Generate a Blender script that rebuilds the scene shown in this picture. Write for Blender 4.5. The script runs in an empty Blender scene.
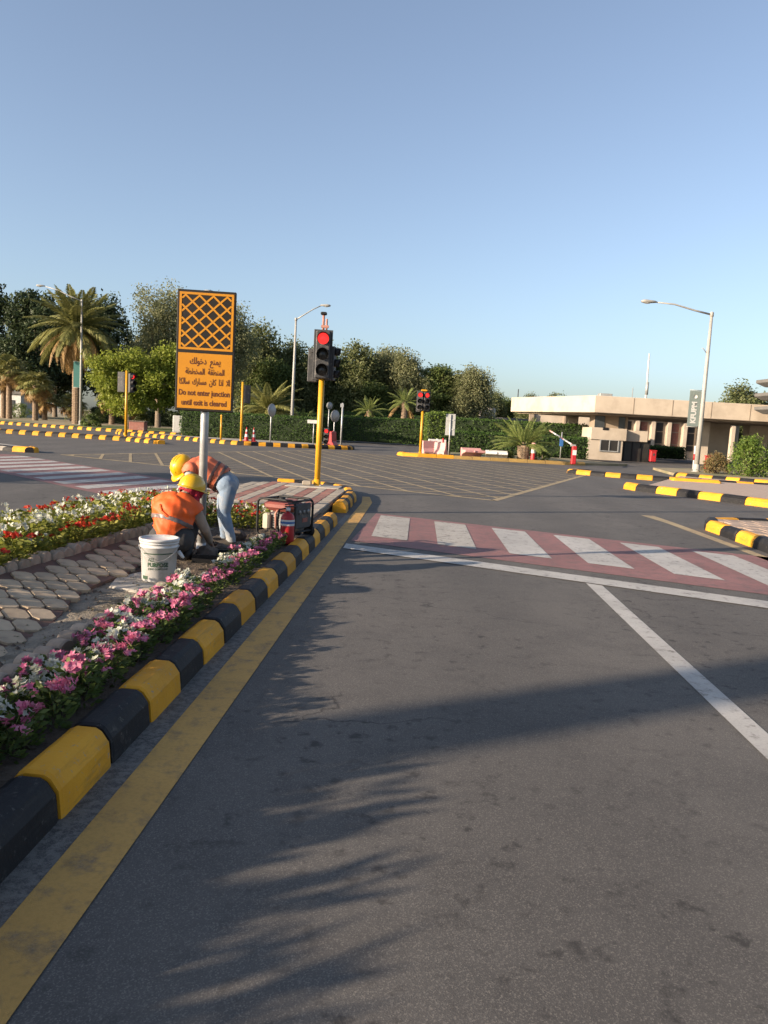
import bpy, bmesh, math, random
import numpy as np
from mathutils import Vector, Matrix

SC = bpy.context.scene
COL = SC.collection
PI = math.pi
R = math.radians

# ------------------------------------------------------------------ camera, sky, sun, exposure
CAM_H = 1.55
roll, pitch = R(3.2), math.atan(86 / 769 * math.cos(R(3.2)))
cam = bpy.data.cameras.new('camera'); cam.sensor_width = 36; cam.sensor_fit = 'AUTO'
cam.lens = 769 / 1024 * 36; cam.clip_start = 0.05; cam.clip_end = 6000
camo = bpy.data.objects.new('camera', cam); COL.objects.link(camo)
cr, sr, cp, sp = math.cos(roll), math.sin(roll), math.cos(pitch), math.sin(pitch)
camo.matrix_world = Matrix(((cr, -sr, 0, 0), (sr * sp, cr * sp, -cp, 0), (sr * cp, cr * cp, sp, CAM_H), (0, 0, 0, 1)))
SC.camera = camo

SUN_EL = R(16.0)
SUN_DIR = Vector((-0.887 * math.cos(SUN_EL), -0.462 * math.cos(SUN_EL), math.sin(SUN_EL)))   # towards the sun
world = bpy.data.worlds.new('World'); SC.world = world; world.use_nodes = True
wn = world.node_tree; wn.nodes.clear()
wo = wn.nodes.new('ShaderNodeOutputWorld'); wb = wn.nodes.new('ShaderNodeBackground'); ws = wn.nodes.new('ShaderNodeTexSky')
ws.sky_type = 'NISHITA'; ws.sun_disc = False; ws.sun_elevation = SUN_EL
ws.sun_rotation = math.atan2(SUN_DIR.x, SUN_DIR.y)
ws.air_density = 1.0; ws.dust_density = 2.5; ws.ozone_density = 3.0; ws.altitude = 500
wb.inputs[1].default_value = 0.10
wh = wn.nodes.new('ShaderNodeHueSaturation'); wh.inputs['Saturation'].default_value = 0.78      # dusty air: a paler blue all over
wn.links.new(ws.outputs[0], wh.inputs['Color']); wn.links.new(wh.outputs[0], wb.inputs[0]); wn.links.new(wb.outputs[0], wo.inputs[0])
sl = bpy.data.lights.new('sun', 'SUN'); sl.energy = 5.0; sl.angle = R(0.53); sl.color = (1.0, 0.82, 0.62)
so = bpy.data.objects.new('sun', sl); COL.objects.link(so)
so.rotation_euler = SUN_DIR.to_track_quat('Z', 'Y').to_euler(); so.location = (-20, -10, 30)
vs = SC.view_settings; vs.view_transform = 'Standard'; vs.look = 'None'; vs.exposure = 1.2; vs.gamma = 1.0; vs.use_curve_mapping = False
SC.display_settings.display_device = 'sRGB'
SC.render.engine = 'CYCLES'; SC.cycles.use_denoising = True; SC.cycles.max_bounces = 6; SC.cycles.transparent_max_bounces = 8
SC.cycles.diffuse_bounces = 3; SC.cycles.glossy_bounces = 3; SC.cycles.sample_clamp_indirect = 6

# ------------------------------------------------------------------ helpers: materials
MATS = {}
def nd(nt, t, **kw):
    n = nt.nodes.new(t)
    for k, v in kw.items(): setattr(n, k, v)
    return n
def rgba(c): return (c[0], c[1], c[2], 1)
def mixc(nt, fac, a, b, mode='MIX'):
    m = nd(nt, 'ShaderNodeMix', data_type='RGBA', blend_type=mode)
    for sock, v in ((m.inputs[0], fac), (m.inputs[6], a), (m.inputs[7], b)):
        if hasattr(v, 'links'): nt.links.new(v, sock)
        elif isinstance(v, (int, float)): sock.default_value = v
        else: sock.default_value = rgba(v)
    return m.outputs[2]
def noise(nt, co, scale, detail=4, rough=0.55):
    n = nd(nt, 'ShaderNodeTexNoise'); n.inputs['Scale'].default_value = scale; n.inputs['Detail'].default_value = detail
    n.inputs['Roughness'].default_value = rough
    nt.links.new(co, n.inputs['Vector']); return n.outputs['Fac']
def ramp(nt, fac, stops):
    r = nd(nt, 'ShaderNodeValToRGB'); cr_ = r.color_ramp
    while len(cr_.elements) < len(stops): cr_.elements.new(0.5)
    for e, (p_, c) in zip(cr_.elements, stops):
        e.position = p_; e.color = rgba(c) if not isinstance(c, (int, float)) else (c, c, c, 1)
    nt.links.new(fac, r.inputs[0]); return r.outputs[0]
def mrange(nt, v, a, b, c, d):
    m = nd(nt, 'ShaderNodeMapRange'); nt.links.new(v, m.inputs[0])
    for i, x in enumerate((a, b, c, d)): m.inputs[i + 1].default_value = x
    return m.outputs[0]
def base(name):
    m = bpy.data.materials.new(name); m.use_nodes = True; nt = m.node_tree
    b = nt.nodes['Principled BSDF']; MATS[name] = m
    return m, nt, b
def bump(nt, b, h, strength, dist):
    bp = nd(nt, 'ShaderNodeBump'); bp.inputs['Strength'].default_value = strength; bp.inputs['Distance'].default_value = dist
    nt.links.new(h, bp.inputs['Height']); nt.links.new(bp.outputs[0], b.inputs['Normal'])
def pmat(name, c1, c2=None, scale=8.0, rough=0.6, metal=0.0, bstr=0.25, bdist=0.004, rnd=0.12, spec=0.4, coat=0.0, dirt=None, dscale=2.5, dlo=0.55, dhi=0.75, emit=None, estr=0):
    """generic weathered surface: two tones of noise, dirt patches, per-object brightness, fine relief"""
    m, nt, b = base(name)
    co = nd(nt, 'ShaderNodeTexCoord').outputs['Object']
    if c2 is None: c2 = tuple(x * 0.8 for x in c1)
    n1 = noise(nt, co, scale, 5)
    col = mixc(nt, mrange(nt, n1, 0.35, 0.65, 0, 1), c1, c2)
    if dirt is not None:
        n2 = noise(nt, co, dscale, 6, 0.65)
        col = mixc(nt, mrange(nt, n2, dlo, dhi, 0, 1), col, dirt)
    if rnd:
        oi = nd(nt, 'ShaderNodeObjectInfo').outputs['Random']
        k = mrange(nt, oi, 0, 1, 1 - rnd, 1 + rnd)
        hsv = nd(nt, 'ShaderNodeHueSaturation'); nt.links.new(col, hsv.inputs['Color']); nt.links.new(k, hsv.inputs['Value']); col = hsv.outputs[0]
    nt.links.new(col, b.inputs['Base Color'])
    b.inputs['Roughness'].default_value = rough; b.inputs['Metallic'].default_value = metal
    b.inputs['Specular IOR Level'].default_value = spec; b.inputs['Coat Weight'].default_value = coat
    if bstr: bump(nt, b, noise(nt, co, scale * 6, 4), bstr, bdist)
    if emit is not None:
        b.inputs['Emission Color'].default_value = rgba(emit); b.inputs['Emission Strength'].default_value = estr
    return m
def leafmat(name, stops, trans=0.35, rough=0.55, objrnd=0.0):
    """thin leaf: colour differs leaf by leaf, some light passes through"""
    m, nt, b = base(name)
    g = nd(nt, 'ShaderNodeNewGeometry')
    col = ramp(nt, g.outputs['Random Per Island'], stops)
    if objrnd:
        oi = nd(nt, 'ShaderNodeObjectInfo').outputs['Random']
        hsv = nd(nt, 'ShaderNodeHueSaturation'); nt.links.new(col, hsv.inputs['Color'])
        nt.links.new(mrange(nt, oi, 0, 1, 1 - objrnd, 1 + objrnd), hsv.inputs['Value']); col = hsv.outputs[0]
    nt.links.new(col, b.inputs['Base Color']); b.inputs['Roughness'].default_value = rough; b.inputs['Specular IOR Level'].default_value = 0.25
    t = nd(nt, 'ShaderNodeBsdfTranslucent'); nt.links.new(col, t.inputs[0])
    mx = nd(nt, 'ShaderNodeMixShader'); mx.inputs[0].default_value = trans
    nt.links.new(b.outputs[0], mx.inputs[1]); nt.links.new(t.outputs[0], mx.inputs[2])
    nt.links.new(mx.outputs[0], nt.nodes['Material Output'].inputs[0]); return m

TH = R(2.8)      # the road runs 2.8 degrees to the right of the view
ASP1, ASP2 = (0.128, 0.116, 0.104), (0.088, 0.082, 0.076)
def asphalt_nodes(nt, co):
    big = noise(nt, co, 0.35, 5); mid = noise(nt, co, 2.2, 6, 0.7); fine = noise(nt, co, 190, 3, 0.7)
    c = mixc(nt, mrange(nt, big, 0.3, 0.7, 0, 1), ASP1, ASP2)
    c = mixc(nt, mrange(nt, mid, 0.45, 0.75, 0, 0.7), c, (0.055, 0.05, 0.047))
    # tyre-polished wheel tracks along the road
    mp = nd(nt, 'ShaderNodeMapping'); mp.inputs['Rotation'].default_value = (0, 0, TH); nt.links.new(co, mp.inputs['Vector'])
    wv = nd(nt, 'ShaderNodeTexWave', wave_type='BANDS', bands_direction='X'); wv.inputs['Scale'].default_value = 0.17; wv.inputs['Distortion'].default_value = 0.8; wv.inputs['Detail'].default_value = 2; wv.inputs['Phase Offset'].default_value = 0.9
    nt.links.new(mp.outputs[0], wv.inputs['Vector']); c = mixc(nt, mrange(nt, wv.outputs['Fac'], 0.2, 0.9, 0, 0.30), c, (0.05, 0.046, 0.043))
    vo = nd(nt, 'ShaderNodeTexVoronoi'); vo.inputs['Scale'].default_value = 230; nt.links.new(co, vo.inputs['Vector'])
    sp_ = ramp(nt, vo.outputs['Color'], [(0.0, 0.0), (0.60, 0.0), (0.9, 1.0)])
    c = mixc(nt, mrange(nt, fine, 0.35, 0.65, 0.0, 0.5), c, (0.045, 0.043, 0.042))
    spm = nd(nt, 'ShaderNodeMath', operation='MULTIPLY'); nt.links.new(sp_, spm.inputs[0]); spm.inputs[1].default_value = 0.42
    c = mixc(nt, spm.outputs[0], c, (0.25, 0.225, 0.195))
    # oil drips
    st = noise(nt, co, 8.5, 4, 0.65); st2 = noise(nt, co, 0.5, 3)
    mm = nd(nt, 'ShaderNodeMath', operation='MULTIPLY'); nt.links.new(mrange(nt, st, 0.56, 0.67, 0, 0.85), mm.inputs[0]); nt.links.new(mrange(nt, st2, 0.36, 0.56, 0, 1), mm.inputs[1])
    c = mixc(nt, mm.outputs[0], c, (0.034, 0.031, 0.029))
    # thin cracks, only here and there
    ad = nd(nt, 'ShaderNodeMixRGB', blend_type='ADD') if False else nd(nt, 'ShaderNodeVectorMath', operation='ADD')
    nz = nd(nt, 'ShaderNodeTexNoise'); nz.inputs['Scale'].default_value = 2.4; nz.inputs['Detail'].default_value = 5; nt.links.new(co, nz.inputs['Vector'])
    sc2 = nd(nt, 'ShaderNodeVectorMath', operation='SCALE'); sc2.inputs['Scale'].default_value = 0.55; nt.links.new(nz.outputs['Color'], sc2.inputs[0])
    nt.links.new(co, ad.inputs[0]); nt.links.new(sc2.outputs[0], ad.inputs[1])
    vc = nd(nt, 'ShaderNodeTexVoronoi', feature='DISTANCE_TO_EDGE'); vc.inputs['Scale'].default_value = 0.42; nt.links.new(ad.outputs[0], vc.inputs['Vector'])
    ck = nd(nt, 'ShaderNodeMath', operation='MULTIPLY'); nt.links.new(mrange(nt, vc.outputs['Distance'], 0.0, 0.0045, 0.8, 0.0), ck.inputs[0]); nt.links.new(mrange(nt, noise(nt, co, 0.45, 2), 0.48, 0.56, 0, 1), ck.inputs[1])
    c = mixc(nt, ck.outputs[0], c, (0.022, 0.02, 0.019))
    h = nd(nt, 'ShaderNodeMath', operation='ADD'); nt.links.new(fine, h.inputs[0]); nt.links.new(vo.outputs['Distance'], h.inputs[1])
    return c, h.outputs[0]
def m_asphalt():
    m, nt, b = base('asphalt'); co = nd(nt, 'ShaderNodeTexCoord').outputs['Object']
    c, h = asphalt_nodes(nt, co)
    nt.links.new(c, b.inputs['Base Color']); b.inputs['Roughness'].default_value = 0.82; b.inputs['Specular IOR Level'].default_value = 0.3
    bump(nt, b, h, 0.22, 0.003)
m_asphalt()
def m_paint(name, col, lo, hi, scale=9, tone=0.75):
    """road paint worn through to the asphalt"""
    m, nt, b = base(name); co = nd(nt, 'ShaderNodeTexCoord').outputs['Object']
    a, h = asphalt_nodes(nt, co)
    n1 = noise(nt, co, scale, 8, 0.72); n2 = noise(nt, co, 1.3, 3)
    pc = mixc(nt, mrange(nt, n2, 0.3, 0.7, 0, 1), col, tuple(x * tone for x in col))
    pc = mixc(nt, mrange(nt, noise(nt, co, 60, 4), 0.45, 0.75, 0, 0.35), pc, tuple(x * 0.45 for x in col))
    c = mixc(nt, mrange(nt, n1, lo, hi, 0, 1), pc, a)
    nt.links.new(c, b.inputs['Base Color']); b.inputs['Roughness'].default_value = 0.7; b.inputs['Specular IOR Level'].default_value = 0.3
    bump(nt, b, h, 0.4, 0.004)
m_paint('paint_white', (0.46, 0.44, 0.41), 0.53, 0.72)
m_paint('paint_white_worn', (0.42, 0.39, 0.345), 0.52, 0.68)
m_paint('paint_yellow', (0.54, 0.31, 0.085), 0.50, 0.76, 7)
m_paint('paint_red', (0.275, 0.135, 0.125), 0.46, 0.80, 6)
m_paint('paint_hatch', (0.40, 0.31, 0.18), 0.50, 0.72, 5)
m_paint('gutter_dust', (0.19, 0.175, 0.155), 0.44, 0.56, 26)

pmat('sand', (0.36, 0.29, 0.20), (0.27, 0.22, 0.15), 1.2, 0.9, dirt=(0.20, 0.17, 0.11), dscale=0.25, rnd=0)
pmat('verge', (0.30, 0.24, 0.15), (0.20, 0.17, 0.10), 0.9, 0.95, dirt=(0.09, 0.11, 0.04), dscale=0.12, dlo=0.5, dhi=0.62, rnd=0)
pmat('soil', (0.115, 0.085, 0.06), (0.07, 0.052, 0.038), 9, 0.95, bstr=0.9, bdist=0.02, rnd=0, dirt=(0.17, 0.135, 0.10), dscale=3)
pmat('sandy_soil', (0.26, 0.22, 0.17), (0.17, 0.145, 0.11), 7, 0.95, bstr=0.9, bdist=0.02, rnd=0, dirt=(0.10, 0.085, 0.06), dscale=2.2, dlo=0.48, dhi=0.62)
pmat('lawn', (0.10, 0.13, 0.035), (0.065, 0.095, 0.025), 3, 0.9, rnd=0)
pmat('concrete', (0.36, 0.33, 0.29), (0.27, 0.25, 0.22), 6, 0.85, dirt=(0.20, 0.18, 0.15))
pmat('kerb_yellow_plain', (0.63, 0.295, 0.02), (0.53, 0.24, 0.016), 5, 0.6, bstr=0.35, bdist=0.006, rnd=0.12, dirt=(0.26, 0.19, 0.10), dscale=6, dlo=0.56, dhi=0.78)
pmat('kerb_black_plain', (0.010, 0.010, 0.012), (0.017, 0.016, 0.017), 5, 0.62, spec=0.18, bstr=0.35, bdist=0.006, rnd=0.25, dirt=(0.07, 0.065, 0.055), dscale=7, dlo=0.60, dhi=0.80)
def m_kerb(name, c1, c2, chip, scuff):
    """kerb paint: uneven coat, chips down to the concrete, tyre scuffs along the stone, dust at the foot"""
    m, nt, b = base(name); co = nd(nt, 'ShaderNodeTexCoord').outputs['Object']; oi = nd(nt, 'ShaderNodeObjectInfo').outputs['Random']
    off = nd(nt, 'ShaderNodeVectorMath', operation='ADD'); cmb = nd(nt, 'ShaderNodeCombineXYZ'); mu = nd(nt, 'ShaderNodeMath', operation='MULTIPLY'); nt.links.new(oi, mu.inputs[0]); mu.inputs[1].default_value = 37
    for k in range(3): nt.links.new(mu.outputs[0], cmb.inputs[k])
    nt.links.new(co, off.inputs[0]); nt.links.new(cmb.outputs[0], off.inputs[1]); v = off.outputs[0]
    c = mixc(nt, mrange(nt, noise(nt, v, 3.5, 5), 0.35, 0.65, 0, 1), c1, c2)
    mp = nd(nt, 'ShaderNodeMapping'); mp.inputs['Scale'].default_value = (2.2, 16, 16); nt.links.new(v, mp.inputs['Vector'])
    c = mixc(nt, mrange(nt, noise(nt, mp.outputs[0], 1.0, 5, 0.7), 0.54, 0.72, 0, 0.62), c, scuff)
    c = mixc(nt, mrange(nt, noise(nt, v, 24, 6, 0.72), 0.60, 0.68, 0, 1), c, chip)
    c = mixc(nt, mrange(nt, noise(nt, v, 7, 6, 0.7), 0.62, 0.72, 0, 0.8), c, chip)
    hsv = nd(nt, 'ShaderNodeHueSaturation'); nt.links.new(c, hsv.inputs['Color']); nt.links.new(mrange(nt, oi, 0, 1, 0.84, 1.12), hsv.inputs['Value'])
    nt.links.new(hsv.outputs[0], b.inputs['Base Color']); b.inputs['Roughness'].default_value = 0.65; b.inputs['Specular IOR Level'].default_value = 0.22
    bump(nt, b, noise(nt, v, 28, 6, 0.7), 0.45, 0.006)
m_kerb('kerb_yellow', (0.63, 0.295, 0.02), (0.53, 0.24, 0.016), (0.27, 0.23, 0.17), (0.24, 0.13, 0.03))
m_kerb('kerb_black', (0.010, 0.010, 0.012), (0.017, 0.016, 0.017), (0.085, 0.078, 0.07), (0.04, 0.037, 0.034))
pmat('paver_tan', (0.43, 0.33, 0.22), (0.36, 0.275, 0.185), 7, 0.85, bstr=0.5, rnd=0.14, dirt=(0.22, 0.17, 0.12), dscale=8)
pmat('paver_base', (0.15, 0.085, 0.062), (0.11, 0.064, 0.05), 12, 0.9, bstr=0.6, rnd=0)
pmat('paver_cream', (0.33, 0.285, 0.225), (0.265, 0.225, 0.18), 6, 0.85, rnd=0.12, dirt=(0.26, 0.22, 0.17))
pmat('paver_red', (0.25, 0.105, 0.08), (0.20, 0.085, 0.065), 6, 0.85, rnd=0.15, dirt=(0.26, 0.2, 0.16))
pmat('paver_pink', (0.35, 0.26, 0.20), (0.29, 0.215, 0.165), 6, 0.85, rnd=0.12, dirt=(0.28, 0.23, 0.18))
pmat('joint', (0.20, 0.165, 0.125), (0.15, 0.12, 0.09), 20, 0.95, rnd=0)
pmat('edging', (0.34, 0.265, 0.20), (0.25, 0.19, 0.145), 14, 0.9, bstr=0.7, rnd=0.18, dirt=(0.17, 0.13, 0.10), dscale=9)
pmat('stone', (0.15, 0.11, 0.085), (0.10, 0.075, 0.058), 12, 0.9, bstr=0.8, rnd=0.25)
pmat('galv', (0.42, 0.42, 0.41), (0.33, 0.33, 0.33), 14, 0.45, 0.45, bstr=0.1, rnd=0)
pmat('lamp_paint', (0.33, 0.32, 0.29), (0.27, 0.26, 0.24), 3, 0.5, bstr=0.05, rnd=0.05)
pmat('lamp_glass', (0.75, 0.74, 0.70), (0.68, 0.67, 0.62), 3, 0.25, bstr=0, rnd=0)
pmat('pole_yellow', (0.52, 0.27, 0.014), (0.46, 0.235, 0.012), 4, 0.42, bstr=0.08, rnd=0.08, dirt=(0.34, 0.22, 0.06), dscale=7, dlo=0.62, dhi=0.8)
pmat('sign_orange', (0.47, 0.195, 0.007), (0.44, 0.18, 0.007), 3, 0.42, bstr=0.03, rnd=0)
pmat('sign_black', (0.012, 0.010, 0.008), (0.018, 0.014, 0.011), 3, 0.55, bstr=0.03, rnd=0, spec=0.25)
pmat('sign_text', (0.10, 0.026, 0.008), (0.085, 0.022, 0.008), 3, 0.5, bstr=0, rnd=0)
pmat('sign_back', (0.34, 0.34, 0.325), (0.28, 0.28, 0.27), 3, 0.5, 0.3, bstr=0.05, rnd=0.05)
pmat('black_plastic', (0.011, 0.011, 0.012), (0.018, 0.017, 0.017), 6, 0.5, bstr=0.1, rnd=0.05, spec=0.22)
pmat('dusty_black', (0.055, 0.055, 0.055), (0.032, 0.032, 0.034), 6, 0.65, bstr=0.15, rnd=0.05, dirt=(0.16, 0.14, 0.12), dscale=9)
pmat('lens_red', (0.75, 0.02, 0.02), (0.65, 0.02, 0.02), 60, 0.3, bstr=0.1, rnd=0, emit=(1.0, 0.035, 0.03), estr=0.65)
pmat('lens_dark', (0.03, 0.028, 0.022), (0.02, 0.02, 0.018), 60, 0.25, bstr=0.1, rnd=0)
pmat('rust_pink', (0.42, 0.20, 0.15), (0.32, 0.14, 0.10), 12, 0.7, rnd=0.05)
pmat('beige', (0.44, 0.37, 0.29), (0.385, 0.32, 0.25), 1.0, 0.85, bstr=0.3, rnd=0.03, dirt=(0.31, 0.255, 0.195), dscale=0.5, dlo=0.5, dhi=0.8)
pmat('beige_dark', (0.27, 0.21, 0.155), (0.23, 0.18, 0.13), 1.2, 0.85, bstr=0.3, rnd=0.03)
pmat('dark_void', (0.02, 0.018, 0.016), (0.03, 0.027, 0.023), 2, 0.4, bstr=0, rnd=0)
pmat('window_glass', (0.03, 0.035, 0.04), (0.045, 0.05, 0.055), 2, 0.08, bstr=0, rnd=0, spec=0.6)
pmat('slab_grey', (0.13, 0.125, 0.115), (0.105, 0.10, 0.095), 1.5, 0.8, rnd=0.05)
pmat('red_plastic', (0.36, 0.016, 0.02), (0.30, 0.016, 0.018), 6, 0.45, bstr=0.08, rnd=0.06)
pmat('faded_pink', (0.58, 0.30, 0.27), (0.50, 0.24, 0.22), 4, 0.6, rnd=0.08, dirt=(0.55, 0.42, 0.36), dscale=4)
pmat('white_plastic', (0.55, 0.545, 0.53), (0.50, 0.49, 0.47), 5, 0.45, bstr=0.05, rnd=0.04, dirt=(0.38, 0.34, 0.28), dscale=6, dlo=0.62, dhi=0.85)
pmat('bucket_white', (0.52, 0.515, 0.50), (0.47, 0.46, 0.44), 9, 0.45, bstr=0.08, rnd=0, dirt=(0.30, 0.255, 0.20), dscale=11, dlo=0.54, dhi=0.76)
pmat('white_paint', (0.50, 0.49, 0.46), (0.44, 0.43, 0.40), 5, 0.5, bstr=0.05, rnd=0.04)
pmat('print_green', (0.035, 0.075, 0.04), (0.03, 0.06, 0.035), 8, 0.5, bstr=0, rnd=0)
pmat('banner', (0.17, 0.20, 0.185), (0.145, 0.175, 0.16), 2, 0.7, bstr=0.1, rnd=0)
pmat('banner_teal', (0.025, 0.12, 0.105), (0.02, 0.10, 0.09), 2, 0.7, bstr=0.1, rnd=0)
pmat('blue_panel', (0.03, 0.12, 0.32), (0.03, 0.10, 0.27), 3, 0.5, rnd=0)
pmat('car_white', (0.62, 0.62, 0.61), (0.58, 0.58, 0.57), 2, 0.25, bstr=0, rnd=0, coat=0.6)
pmat('bark', (0.20, 0.155, 0.11), (0.13, 0.10, 0.075), 6, 0.95, bstr=0.8, bdist=0.03, rnd=0.1)
pmat('palm_bark', (0.27, 0.195, 0.13), (0.17, 0.12, 0.08), 5, 0.95, bstr=0.8, bdist=0.03, rnd=0.1)
pmat('vest', (0.70, 0.105, 0.014), (0.62, 0.09, 0.012), 9, 0.62, bstr=0.3, bdist=0.004, rnd=0.05)
pmat('vest_faded', (0.52, 0.13, 0.06), (0.46, 0.115, 0.055), 9, 0.62, bstr=0.3, bdist=0.004, rnd=0.05)
pmat('reflective', (0.16, 0.125, 0.115), (0.13, 0.10, 0.095), 20, 0.45, 0.2, bstr=0.1, rnd=0)
pmat('reflective_dark', (0.09, 0.05, 0.045), (0.07, 0.045, 0.04), 20, 0.5, 0.1, bstr=0.1, rnd=0)
pmat('helmet', (0.62, 0.36, 0.008), (0.58, 0.33, 0.008), 3, 0.32, bstr=0.03, rnd=0, coat=0.3)
pmat('skin', (0.20, 0.105, 0.065), (0.17, 0.09, 0.055), 20, 0.55, bstr=0.1, rnd=0)
pmat('shirt_grey', (0.32, 0.31, 0.30), (0.26, 0.255, 0.25), 8, 0.85, bstr=0.4, bdist=0.006, rnd=0)
pmat('shirt_beige', (0.34, 0.26, 0.20), (0.27, 0.205, 0.16), 8, 0.85, bstr=0.4, bdist=0.006, rnd=0)
pmat('jeans', (0.19, 0.25, 0.33), (0.09, 0.14, 0.23), 4, 0.9, bstr=0.4, bdist=0.006, rnd=0, dirt=(0.32, 0.32, 0.31), dscale=4, dlo=0.45, dhi=0.62)
pmat('dark_trousers', (0.05, 0.047, 0.046), (0.035, 0.033, 0.033), 8, 0.9, bstr=0.4, rnd=0)
pmat('scarf', (0.33, 0.012, 0.03), (0.25, 0.010, 0.022), 12, 0.9, bstr=0.7, bdist=0.01, rnd=0)
pmat('cloth_white', (0.42, 0.37, 0.33), (0.36, 0.32, 0.28), 12, 0.9, bstr=0.5, bdist=0.01, rnd=0)
pmat('boot', (0.05, 0.038, 0.03), (0.035, 0.03, 0.025), 12, 0.7, rnd=0)
pmat('engine_metal', (0.22, 0.21, 0.20), (0.14, 0.135, 0.13), 16, 0.5, 0.5, rnd=0)
pmat('gen_red', (0.22, 0.06, 0.045), (0.18, 0.05, 0.04), 8, 0.45, bstr=0.06, rnd=0)
pmat('gen_cream', (0.45, 0.40, 0.30), (0.38, 0.34, 0.26), 8, 0.5, bstr=0.06, rnd=0)
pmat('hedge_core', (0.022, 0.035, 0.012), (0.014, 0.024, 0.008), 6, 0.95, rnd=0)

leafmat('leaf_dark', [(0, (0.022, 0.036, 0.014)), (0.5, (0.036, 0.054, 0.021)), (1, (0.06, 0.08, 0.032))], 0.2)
leafmat('leaf_olive', [(0, (0.09, 0.112, 0.042)), (0.5, (0.14, 0.16, 0.062)), (1, (0.205, 0.21, 0.095))], 0.42)
leafmat('leaf_pale', [(0, (0.14, 0.155, 0.07)), (0.5, (0.20, 0.21, 0.10)), (1, (0.27, 0.26, 0.14))], 0.42)
leafmat('leaf_mid', [(0, (0.075, 0.112, 0.032)), (0.5, (0.12, 0.16, 0.046)), (1, (0.175, 0.205, 0.068))], 0.42)
leafmat('leaf_bright', [(0, (0.14, 0.175, 0.022)), (0.5, (0.20, 0.24, 0.032)), (1, (0.28, 0.30, 0.05))], 0.4)
leafmat('leaf_hedge', [(0, (0.03, 0.062, 0.012)), (0.5, (0.05, 0.095, 0.018)), (1, (0.08, 0.135, 0.028))], 0.35)
leafmat('leaf_bush', [(0, (0.07, 0.12, 0.02)), (0.5, (0.11, 0.17, 0.028)), (1, (0.17, 0.22, 0.045))], 0.35)
leafmat('leaf_dry', [(0, (0.13, 0.09, 0.04)), (0.5, (0.20, 0.14, 0.06)), (1, (0.16, 0.15, 0.06))], 0.3)
leafmat('frond_green', [(0, (0.12, 0.13, 0.038)), (0.5, (0.18, 0.18, 0.055)), (1, (0.25, 0.23, 0.085))], 0.3, objrnd=0.2)
leafmat('frond_young', [(0, (0.11, 0.15, 0.035)), (0.5, (0.17, 0.21, 0.055)), (1, (0.24, 0.26, 0.09))], 0.3, objrnd=0.2)
leafmat('frond_dead', [(0, (0.24, 0.145, 0.055)), (0.5, (0.34, 0.21, 0.08)), (1, (0.40, 0.28, 0.13))], 0.25, objrnd=0.2)
leafmat('leaf_flower', [(0, (0.055, 0.085, 0.022)), (0.5, (0.085, 0.125, 0.03)), (1, (0.14, 0.175, 0.045))], 0.35, objrnd=0.15)
leafmat('leaf_yellowish', [(0, (0.12, 0.14, 0.022)), (0.5, (0.19, 0.205, 0.035)), (1, (0.28, 0.27, 0.055))], 0.4, objrnd=0.15)
leafmat('petal_pink', [(0, (0.45, 0.09, 0.19)), (0.5, (0.55, 0.16, 0.26)), (1, (0.60, 0.27, 0.36))], 0.3, objrnd=0.12)
leafmat('petal_white', [(0, (0.50, 0.50, 0.42)), (0.6, (0.58, 0.58, 0.51)), (1, (0.50, 0.50, 0.33))], 0.3)
leafmat('petal_red', [(0, (0.33, 0.016, 0.012)), (0.5, (0.43, 0.032, 0.016)), (1, (0.46, 0.075, 0.03))], 0.3, objrnd=0.12)
leafmat('dry_litter', [(0, (0.10, 0.07, 0.04)), (0.5, (0.16, 0.12, 0.07)), (1, (0.07, 0.08, 0.03))], 0.1)

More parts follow.
